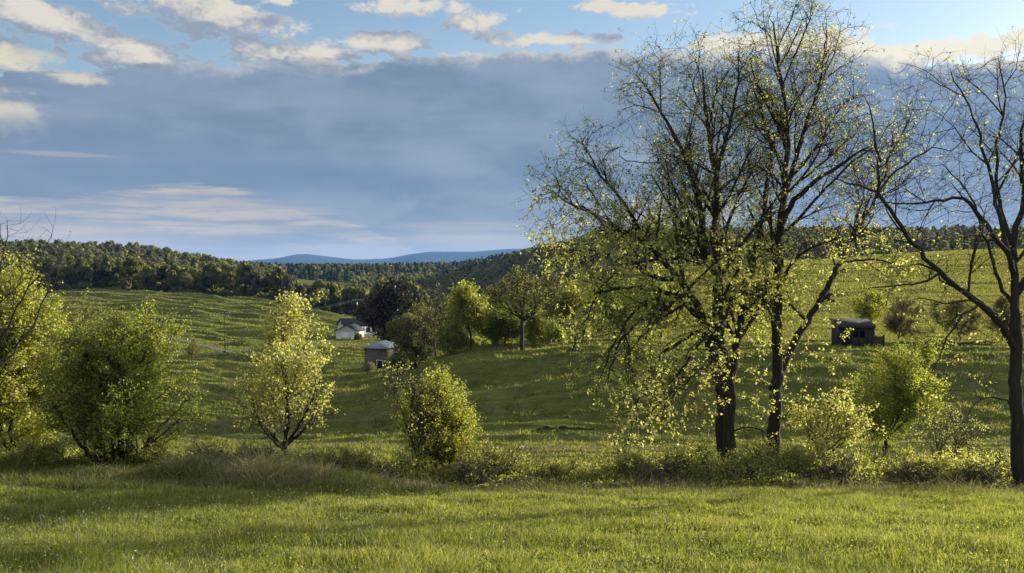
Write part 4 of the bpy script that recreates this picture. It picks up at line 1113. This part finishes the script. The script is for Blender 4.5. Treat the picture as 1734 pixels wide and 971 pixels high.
# the garage wing, set forward and lower, its gable to the front
def turned(m, loc, rz):
    c, sn = math.cos(rz), math.sin(rz)
    m.v = [(loc[0] + c * x - sn * y, loc[1] + sn * x + c * y, loc[2] + z) for x, y, z in m.v]; return m
gq_ = gp(586, 246.5) - b; th = -R(28)
gl = (np.array([math.cos(th) * gq_[0] - math.sin(th) * gq_[1], math.sin(th) * gq_[0] + math.cos(th) * gq_[1]])) / 1.1
GW = ((gl[0], gl[1], (gq_[2] + .1) / 1.1), R(-38))
hw_, we, wt = 2.75, 1.75, 3.15
turned(MB().prism([(-hw_, -1.2), (hw_, -1.2), (hw_, we), (0, wt), (-hw_, we)], 'y', 0, 6.0), *GW).build('garage_wall', M['white_siding'], hb)
gr = MB(); sl_ = (wt - we) / hw_
for sgn in (-1, 1):
    xe = sgn * (hw_ + .4); ze = we - .4 * sl_
    p = [(xe, 6.2, ze + .03), (xe, -.35, ze + .03), (0, -.35, wt + .03), (0, 6.2, wt + .03)]
    gr.slab(p if sgn < 0 else p[::-1], .14)
turned(gr, *GW).build('garage_roof', M['dark_shingle'], hb)
turned(MB().box(-1.5, 1.2, -.06, -.003, -.9, 1.35), *GW).build('garage_door', M['white_paint'], hb)

# the old block barn below it
b = gp(633, 156); bb = empty('old_barn', (b[0], b[1], b[2]), 'small old block barn with a grey hipped tin roof and a white-framed doorway', 'barn', rz=R(-26))
wb = MB().box(-2.1, 2.1, 0, 5.6, -1.0, 3.75); wb.build('wall', M['block'], bb)
rb = MB(); ov = .45; e0, ap = 3.72, 4.75
A_, B_, C_, D_ = (-2.1 - ov, -ov, e0), (2.1 + ov, -ov, e0), (2.1 + ov, 5.6 + ov, e0), (-2.1 - ov, 5.6 + ov, e0)
r1, r2 = (-.05, 1.9, ap), (.05, 3.7, ap)
o = len(rb.v); rb.v += [A_, B_, C_, D_, r1, r2]; rb.v += [(x, y, z - .12) for x, y, z in (A_, B_, C_, D_)]
rb.t += [[0, 1, 4], [2, 3, 5]]; rb.q += [[1, 2, 5, 4], [3, 0, 4, 5], [0, 6, 7, 1], [1, 7, 8, 2], [2, 8, 9, 3], [3, 9, 6, 0], [6, 9, 8, 7]]
rb.build('roof', M['tin'], bb)
df = MB().box(.55, .67, -.09, -.003, -.5, 1.5).box(1.78, 1.90, -.09, -.003, -.5, 1.5).box(.55, 1.90, -.1, -.004, 1.5, 1.64).build('door_frame', M['white_paint'], bb)
MB().box(.67, 1.78, -.05, -.002, -.5, 1.5).build('doorway', M['opening_shade'], bb)  # dark sheet on the solid wall, painted as the shade indoors
MB().box(2.103, 2.16, 2.0, 3.1, 1.3, 2.2).build('window', M['opening_shade'], bb)  # dark panel painted as an unlit window opening

# the grey board shed on the right
b = gp(1449, 107); sb = empty('board_shed', (b[0], b[1], b[2] + .05), 'weathered grey board shed with open windows on the brow of the shaded bank', 'shed', rz=R(-8))
w = MB()
# front of upright boards with gaps and openings, built board by board into one wall
xs = np.arange(-2.1, 2.1, .19); rs = np.random.default_rng(4)
for x in xs:
    segs = [(-.3, 2.35 + rs.uniform(-.06, .05))]
    if -.35 < x < .25 or .55 < x < 1.0: segs = [(-.3, 1.0), (1.72, 2.35)]
    if -1.35 < x < -.75: segs = [(1.75, 2.35)]
    for z0, z1 in segs: w.box(x, x + .176, rs.uniform(0, .02), .05, z0, z1)
w.build('front_wall', M['old_wood'], sb)
w = MB()
for y in np.arange(.06, 3.0, .19):
    w.box(-2.1, -2.05, y, y + .175, -.3, 2.45 + y * .16); w.box(2.05, 2.1, y, y + .18, -.3, 2.45 + y * .16)
w.build('side_wall', M['old_wood'], sb)
w = MB()
for x in np.arange(-2.05, 2.0, .19):
    if not (-.3 < x < .2): w.box(x, x + .178, 3.0, 3.05, -.3, 2.9)
    else: w.box(x, x + .178, 3.0, 3.05, -.3, 1.1); w.box(x, x + .178, 3.0, 3.05, 1.7, 2.9)
w.build('back_wall', M['old_wood'], sb)
MB().slab([(-2.35, -.35, 2.42), (2.3, -.35, 2.42), (2.3, 3.3, 3.0), (-2.35, 3.3, 3.0)], .09).build('roof', M['old_wood'], sb)
MB().box(-2.35, 2.3, -.42, -.353, 2.18, 2.5).build('fascia_board', M['old_wood'], sb)
lw = MB()
for x in np.arange(2.15, 3.5, .2): lw.box(x, x + .18, .8, .85, -.3, 1.15 + rs.uniform(-.12, .06))
lw.box(3.5, 3.6, .7, .8, -.3, 1.3); lw.build('pen_wall', M['old_wood'], sb)
MB().box(-1.35, -.75, .09, .12, -.3, 1.7).build('doorway', M['opening_shade'], sb)  # dark sheet behind the gap, painted as the shade indoors

# ------------------------------------------------------------------ poles, wires, posts
def tube_ob(name, chains, k, mat, parent=None, **kw):
    v, q = tubes(chains, k); return ob(name, mesh_from(name, v, q, None, [mat], True), parent, **kw)


def pole(px, Y, top_py, label, lamp=True):
    b = gp(px, Y); H = zz(Y, top_py) - b[2]
    e = empty('utility_pole', b, label, 'utility pole', 'utility poles along the road')
    tube_ob('post', [(np.array([[0, 0, -.5], [0, 0, H * .5], [0, 0, H]]), np.array([.11, .10, .075]))], 10, M['pole_wood'], e)
    MB().box(-1.2, 1.2, -.07, .07, H - .55, H - .40).build('crossarm', M['pole_wood'], e)
    for x in (-1.1, -.45, .45, 1.1):
        tube_ob('insulator', [(np.array([[x, 0, H - .40], [x, 0, H - .3], [x, 0, H - .2]]), np.array([.04, .055, .03]))], 8, M['metal'], e)
    if lamp:
        tube_ob('transformer', [(np.array([[.1, -.36, H - 2.0], [.1, -.36, H - 1.97], [.1, -.36, H - 1.1], [.1, -.36, H - 1.05]]), np.array([.05, .24, .24, .05]))], 10, M['metal'], e)
    return b + np.array([0, 0, H - .2])


t1 = pole(604, 268, 506, 'wooden utility pole rising behind the white house')
t2 = pole(380, 197, 528, 'wooden utility pole beside the gravel road', False)
def wire(a, b, sag, off):
    t = np.linspace(0, 1, 24)[:, None]; p = a + (b - a) * t; p[:, 2] -= sag * 4 * (t * (1 - t))[:, 0]; p[:, 0] += off
    return (p, np.full(24, .018))
t3 = gp(760, 300) + np.array([0, 0, 11.0]); t0 = gp(120, 150) + np.array([0, 0, 9.5])
tube_ob('power_line', [wire(t1, t3, 1.0, o_) for o_ in (-1.1, .45, 1.1)], 4, M['wire'], label='power lines running right from the pole behind the house', category='power line')
tube_ob('power_line', [wire(t2, t1, 1.4, o_) for o_ in (-1.1, .45, 1.1)], 4, M['wire'], label='power lines strung between the two poles over the striped field', category='power line')

posts = [(593.5, 239, 'leaning fence post on the lawn before the garage wing'), (624.5, 241, 'fence post on the lawn in front of the house porch'), (612, 240, 'fence post midway along the lawn below the house'),
         (832, 210, 'fence post on the lit field left of the dark-limbed bare tree'), (922, 205, 'fence post on the lit field right of the dark-limbed bare tree')]
for k, (px, Y, lb) in enumerate(posts):
    bpt = gp(px, Y); tl = .12 * math.sin(k * 5)
    v, q = tubes([(np.array([[0, 0, -.3], [tl * .4, 0, .7], [tl, 0, 1.35], [tl, 0, 1.37]]), np.array([.09, .085, .08, .01]))], 7)
    o_ = ob('fence_post', mesh_from('fence_post', v, q, None, [M['pole_wood']], True)); o_.location = bpt
    o_['label'] = lb; o_['category'] = 'fence post'; o_['group'] = 'fence posts round the farm'

# fallen boughs on the brow right of the shed
for k, (px, Y, L, rz, lb) in enumerate([(1640, 106, 6.5, .1, 'fallen grey bough lying along the brow right of the shed'), (1590, 104.5, 4.0, -.2, 'shorter fallen bough just right of the reddish tree')]):
    bp_ = gp(px, Y); t = Tree(.3, 500 + k); t.limb([(-L / 2, 0, .25), (-L * .1, .2, .5), (L / 2, 0, .35)], .17, .06, .05)
    for j in range(5):
        a = rf.uniform(-L * .3, L * .5); t.limb([(a, .1, .4), (a + .5, rf.uniform(-.6, .6), .9), (a + 1.0, rf.uniform(-1, 1), rf.uniform(.8, 1.6))], .06, .02, .04)
    t.finish(.02, 2.2, .1); v, q = tubes(t.chains, 6)
    o_ = ob('fallen_bough', mesh_from('fallen_bough', v, q, None, [M['bark_grey']], True)); o_.location = bp_; o_.rotation_euler = (0, 0, rz)
    o_['label'] = lb; o_['category'] = 'dead wood'; o_['group'] = 'dead boughs on the brow'

# eroded bank: a strip of bare soil under an overhanging turf lip
def bank(name, px0, px1, Y, hgt):
    px = np.linspace(px0, px1, 60); x = (px - 867) / F * Y; yv = Y + .8 * fbm(px / 14, px * 0 + 2, 3)
    env = np.sin(np.linspace(0, math.pi, 60)) ** .5
    rows = []
    for s, dy, dz in ((0, -.5, -.05), (1, -.25, .35), (2, -.1, .8), (3, -.35, 1.0), (4, .2, 1.12), (5, 1.4, .9), (6, 3.2, .0)):
        rows.append(np.stack([x, yv + dy, height(x, yv + dy * .0) + env * hgt * dz * (1 + .35 * vnoise(px / 5, px * 0 + s)) - (0.05 if s in (0, 6) else 0)], 1))
    V = np.stack(rows, 1); n, k = V.shape[:2]; i = (np.arange(n - 1)[:, None] * k + np.arange(k - 1)[None]).ravel()
    q = np.stack([i, i + k, i + k + 1, i + 1], 1); mi = np.where((i % k) < 3, 0, 1)
    return ob(name, mesh_from(name, V, q, None, [M['soil'], M['ground']], True, mi), kind='structure')


bank('cut_bank', 910, 1008, 84, .22)

# ------------------------------------------------------------------ grass
def blades(xy, h, w, bend=.35, lean=None, seed=1, segs=2):
    r = np.random.default_rng(seed); n = len(xy); z = height(xy[:, 0], xy[:, 1])
    base = np.column_stack([xy, z - .01]); a = r.uniform(0, 6.28, n); sd = np.column_stack([np.cos(a), np.sin(a), np.zeros(n)])
    f = r.normal(size=(n, 3)) * bend; f[:, 2] = 0
    if lean is not None: f = f + lean
    h = h[:, None]; w = (w * np.ones(n))[:, None]; up = np.array([0, 0, 1.])
    m1 = base + up * h * .5 + f * h * .25; tip = base + up * h * (1 - .18 * (f ** 2).sum(1)[:, None]) + f * h
    V = np.stack([base - sd * w / 2, base + sd * w / 2, m1 + sd * w * .4, m1 - sd * w * .4, tip], 1).reshape(-1, 3)
    o = np.arange(n)[:, None] * 5
    return V, o + np.array([[0, 1, 2, 3]]), o + np.array([[3, 2, 4]])


def field_pts(Y0, Y1, n, r, margin=1.25, dens=None):
    Y = np.sqrt(r.uniform(Y0 ** 2, Y1 ** 2, n)) if dens is None else Y0 + (Y1 - Y0) * r.random(n) ** dens
    u = r.uniform(-.58, .58, n) * margin
    return np.column_stack([u * Y, Y])


rg = np.random.default_rng(9)
xy = field_pts(9.5, 25.5, 460000, rg, 1.12)
cl = fbm(xy[:, 0] / 1.1, xy[:, 1] / .9, 3); cl2 = vnoise(xy[:, 0] / .28, xy[:, 1] / .28)
keep = rg.random(len(xy)) < np.clip(.7 + .7 * cl + .8 * cl2, .12, 1); xy = xy[keep]; cl = cl[keep]; cl2 = cl2[keep]
hh = (.085 + .15 * np.clip(cl + .3, 0, 1) + .10 * np.clip(cl2, 0, 1)) * rg.uniform(.55, 1.35, len(xy))
v, q, t = blades(xy, hh * .85, .006 + .0004 * xy[:, 1], .42, None, 3)
n = len(xy); dr = fbm(xy[:, 0] / 2.2 + 3, xy[:, 1] / 1.3, 4) + rg.normal(size=n) * .22
gm = np.where(dr > .22, 1, np.where(rg.random(n) < .06 + .16 * (dr < -.25), 2, 0))
ob('grass', mesh_from('grass', v, q, t, [M['grass'], M['grass_deep'], M['dry']], False, np.concatenate([gm, gm])), kind='stuff', label='bright sunlit lawn grass')

# broad-leaved weeds and seed stalks among the lawn grass
xy = field_pts(9.5, 23, 1500, rg, 1.1); k = rg.random(len(xy)) < np.clip(.4 + 1.6 * fbm(xy[:, 0] / 1.6, xy[:, 1] / 1.1 + 30, 3), 0, 1); xy = xy[k]
c = np.repeat(xy, 22, 0) + rg.normal(size=(len(xy) * 22, 2)) * .075; zc = height(c[:, 0], c[:, 1]) + rg.uniform(.02, .17, len(c))
vv, qq = leaf_cards(np.column_stack([c, zc]), rg.uniform(.03, .065, len(c)), .0, .5, rg)
xs_ = field_pts(9.5, 25, 5200, rg, 1.1); hs = rg.uniform(.22, .46, len(xs_)); v3, q3, t3 = blades(xs_, hs, .006, .25, None, 12)
top = np.column_stack([xs_, height(xs_[:, 0], xs_[:, 1]) + hs * .93]); v4, q4 = leaf_cards(top, .05, -.6, .35, rg)
VV = np.concatenate([vv, v4, v3]); QQ = np.concatenate([qq, q4 + len(vv), q3 + len(vv) + len(v4)]); TT = t3 + len(vv) + len(v4)
mm = np.concatenate([rg.choice(2, len(qq), p=[.7, .3]), np.full(len(q4) + len(q3) + len(TT), 2)])
ob('lawn_weeds', mesh_from('lawn_weeds', VV, QQ, TT, [M['grass_deep'], M['grass'], M['dry']], False, mm), kind='stuff', label='broad-leaved weeds and seed stalks in the lawn')

# long rough grass on the bank under the hedge, with dead stalks in it
xy = field_pts(20, 29.5, 150000, rg, 1.12)
edge = 22.2 + .9 * fbm(xy[:, 0] / 3.2, xy[:, 0] * 0 + 4, 3); k = (xy[:, 1] > edge) & (rg.random(len(xy)) < np.clip(.65 + 1.1 * fbm(xy[:, 0] / 1.4, xy[:, 1] / .9, 3), .08, 1)); xy = xy[k]
hh = (.16 + .42 * np.clip(fbm(xy[:, 0] / 1.5, xy[:, 1] / .9, 3) + .3, 0, 1)) * rg.uniform(.5, 1.3, len(xy)) * np.clip(.62 + (-1 - xy[:, 0]) / 9, .62, 1)
v, q, t = blades(xy, hh, .017, .5, None, 4)
ob('grass', mesh_from('long_grass', v, q, t, [M['grass_long']]), kind='stuff', label='long rough grass on the bank below the hedge')

def dry_heap(spots, n, seed):
    r = np.random.default_rng(seed); ps, hs = [], []
    for px, Y, rad, h, wgt in spots:
        k = int(n * wgt); c = gp(px, Y); d = r.normal(size=(k, 2)) * rad * .55; ps.append(c[:2] + d)
        hs.append(h * np.exp(-(d ** 2).sum(1) / rad ** 2) * r.uniform(.4, 1.2, k) + .15)
    return np.concatenate(ps), np.concatenate(hs)


def undergrowth(n, stems):
    r = np.random.default_rng(15); px = r.uniform(-120, 1860, n); Y = r.uniform(26.2, 31, n); x = (px - 867) / F * Y
    prof = np.interp(px, [0, 120, 300, 420, 600, 700, 860, 1000, 1200, 1734], [.55, .55, .6, .85, 1.05, 1.05, 1.1, 1.15, 1.25, 1.2])
    hmax = prof * np.clip((Y - 25.7) / 2.2, .3, 1) * np.clip(.78 + .75 * fbm(x / 1.5, Y / 1.2, 3), .35, 1.5)
    k = r.random(n) < np.clip(.85 + 1.1 * fbm(x / .9, Y / .7 + 50, 2), .2, 1)
    x, Y, hmax, px = x[k], Y[k], hmax[k], px[k]; z = height(x, Y) + hmax * r.random(len(x)) ** .65
    V, Q = leaf_cards(np.column_stack([x, Y, z]), .068 * r.uniform(.6, 1.4, len(x)), .1, .7, r)
    mi = r.choice(3, len(x), p=[.58, .32, .10])
    i = r.choice(len(x), stems, False); b0 = np.column_stack([x[i], Y[i], height(x[i], Y[i])]); d = r.normal(size=(stems, 3)) * .35; d[:, 2] = 1
    L = (hmax[i] * r.uniform(.6, 1.25, stems))[:, None]; e = b0 + d * L; m_ = (b0 + e) / 2 + r.normal(size=e.shape) * .08
    v2, q2 = tubes([(np.stack([a, b, c]), np.array([.007, .006, .004])) for a, b, c in zip(b0, m_, e)], 3)
    return ob('undergrowth', mesh_from('undergrowth', np.concatenate([V, v2]), np.concatenate([Q, q2 + len(V)]), None, [M['leaf_spring'], M['leaf_yellow'], M['leaf_green'], M['twig_red']], False, np.concatenate([mi, np.full(len(q2), 3)])), kind='stuff', label='tangled low leafy undergrowth along the hedge')


undergrowth(170000, 12000)
xy, hh = dry_heap([(440, 25.2, 1.5, 1.1, .34), (515, 25.4, .9, .8, .15), (350, 26, 1.5, .7, .14), (630, 26.4, 1.3, .5, .10), (700, 26, 1.5, .45, .08), (185, 24.5, 1.2, .35, .06),
                   (1120, 26.5, 1.6, .6, .10), (1420, 26.2, 2.0, .5, .10), (1600, 25.8, 2.2, .5, .10), (900, 26.4, 2.0, .45, .08)], 9000, 5)
v, q, t = blades(xy, hh, .02, .8, np.array([.15, -.2, 0]), 6)
ob('dry_grass', mesh_from('dry_grass', v, q, t, [M['dry']]), kind='stuff', label='pale dead grass and stalks heaped along the hedge')

# rough pasture: tufts over the slopes beyond the hedge
xy = field_pts(60, 420, 620000, rg, 1.1, 1.5)
tu = fbm(xy[:, 0] / 16, xy[:, 1] / 4.5, 4) + np.clip((xy[:, 1] - 140) / 80, 0, 1) * .9 * vnoise(xy[:, 0] / 40, xy[:, 1] / 5.5 + xy[:, 0] / 50)
k = rg.random(len(xy)) < np.clip(.55 + 1.3 * tu, .05, 1)
xy = xy[k]; sc = np.clip(xy[:, 1] / 110, .7, 3)
n = len(xy); hh = ((.13 + .12 * rg.random(n)) * sc ** .5)[:, None]; zb = height(xy[:, 0], xy[:, 1]) - .03
an = rg.uniform(0, 6.28, n); sd = np.column_stack([np.cos(an), np.sin(an), 0 * an]) * (.06 * sc)[:, None]; bs = np.column_stack([xy, zb])
f_ = rg.normal(size=(n, 3)) * .5; f_[:, 2] = 1
V = np.stack([bs - sd, bs + sd, bs + f_ * hh], 1).reshape(-1, 3)
ob('pasture_grass', mesh_from('pasture_grass', V, None, np.arange(n * 3).reshape(-1, 3), [M['grass_field']]), kind='stuff', label='rough tussocky grass on the slopes')

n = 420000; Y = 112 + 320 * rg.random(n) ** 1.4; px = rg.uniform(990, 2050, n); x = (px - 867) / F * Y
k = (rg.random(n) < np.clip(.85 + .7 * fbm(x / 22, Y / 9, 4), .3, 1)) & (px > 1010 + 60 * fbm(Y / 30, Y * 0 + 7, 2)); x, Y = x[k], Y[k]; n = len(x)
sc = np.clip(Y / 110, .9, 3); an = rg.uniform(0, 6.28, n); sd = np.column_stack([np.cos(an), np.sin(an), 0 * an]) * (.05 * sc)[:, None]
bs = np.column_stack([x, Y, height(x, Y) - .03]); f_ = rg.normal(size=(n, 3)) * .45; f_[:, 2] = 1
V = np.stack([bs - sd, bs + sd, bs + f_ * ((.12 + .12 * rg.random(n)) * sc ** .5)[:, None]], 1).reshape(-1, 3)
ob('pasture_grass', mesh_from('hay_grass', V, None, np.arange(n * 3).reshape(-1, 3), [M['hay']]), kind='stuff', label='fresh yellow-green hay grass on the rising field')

n = 5200; Y = 64 + 150 * rg.random(n) ** 1.5; px = rg.uniform(150, 1900, n); x = (px - 867) / F * Y
k = rg.random(n) < np.clip(.5 + 1.8 * fbm(x / 13, Y / 6 + 9, 3), .03, 1); x, Y = x[k], Y[k]; m_ = 26
sc = np.repeat(rg.uniform(.6, 1.4, len(x)), m_); c = np.column_stack([np.repeat(x, m_), np.repeat(Y, m_)]) + rg.normal(size=(len(x) * m_, 2)) * (.26 * sc)[:, None]
v, q, t = blades(c, .42 * sc * rg.uniform(.5, 1.2, len(c)), .07, .6, None, 21)
gm = np.repeat(rg.choice(3, len(x), p=[.62, .26, .12]), m_)
ob('tussock_grass', mesh_from('tussock_grass', v, q, t, [M['grass_field'], M['grass_deep'], M['dry']], False, np.concatenate([gm, gm])), kind='stuff', label='coarse grass tussocks dotted over the slopes')

def pale(px0, px1, Y0, Y1, n):
    Y = rg.uniform(Y0, Y1, n); px = rg.uniform(px0, px1, n) + rg.normal(size=n) * 12; return np.column_stack([(px - 867) / F * Y, Y])
xy = np.concatenate([pale(540, 700, 74, 79, 5000), pale(560, 690, 92, 98, 5000), pale(880, 1120, 74, 78, 5000), pale(290, 400, 90, 96, 2500), pale(300, 380, 128, 140, 2500), pale(1380, 1480, 72, 78, 1800)])
k = rg.random(len(xy)) < np.clip(.5 + 1.5 * fbm(xy[:, 0] / 6, xy[:, 1] / 1.5, 3), .05, 1); xy = xy[k]
v, q, t = blades(xy, .28 * rg.uniform(.6, 1.4, len(xy)), .05, .6, None, 8)
ob('dry_grass', mesh_from('pale_sedge', v, q, t, [M['dry']]), kind='stuff', label='bands of pale dead grass along the valley bottom')

# ------------------------------------------------------------------ haze: the air between here and the mountains
def haze():
    m, nt, o = new_mat('haze_air'); v = nt.nodes.new('ShaderNodeVolumePrincipled')
    v.inputs['Color'].default_value = (.20, .48, 1, 1); v.inputs['Density'].default_value = HAZE; v.inputs['Anisotropy'].default_value = .1
    nt.links.new(v.outputs[0], o.inputs['Volume'])
    me = MB().box(-19000, 21000, -300, 16500, -330, 260)
    me.build('haze', m, None)['kind'] = 'stuff'


HAZE = 3.4e-5
haze()
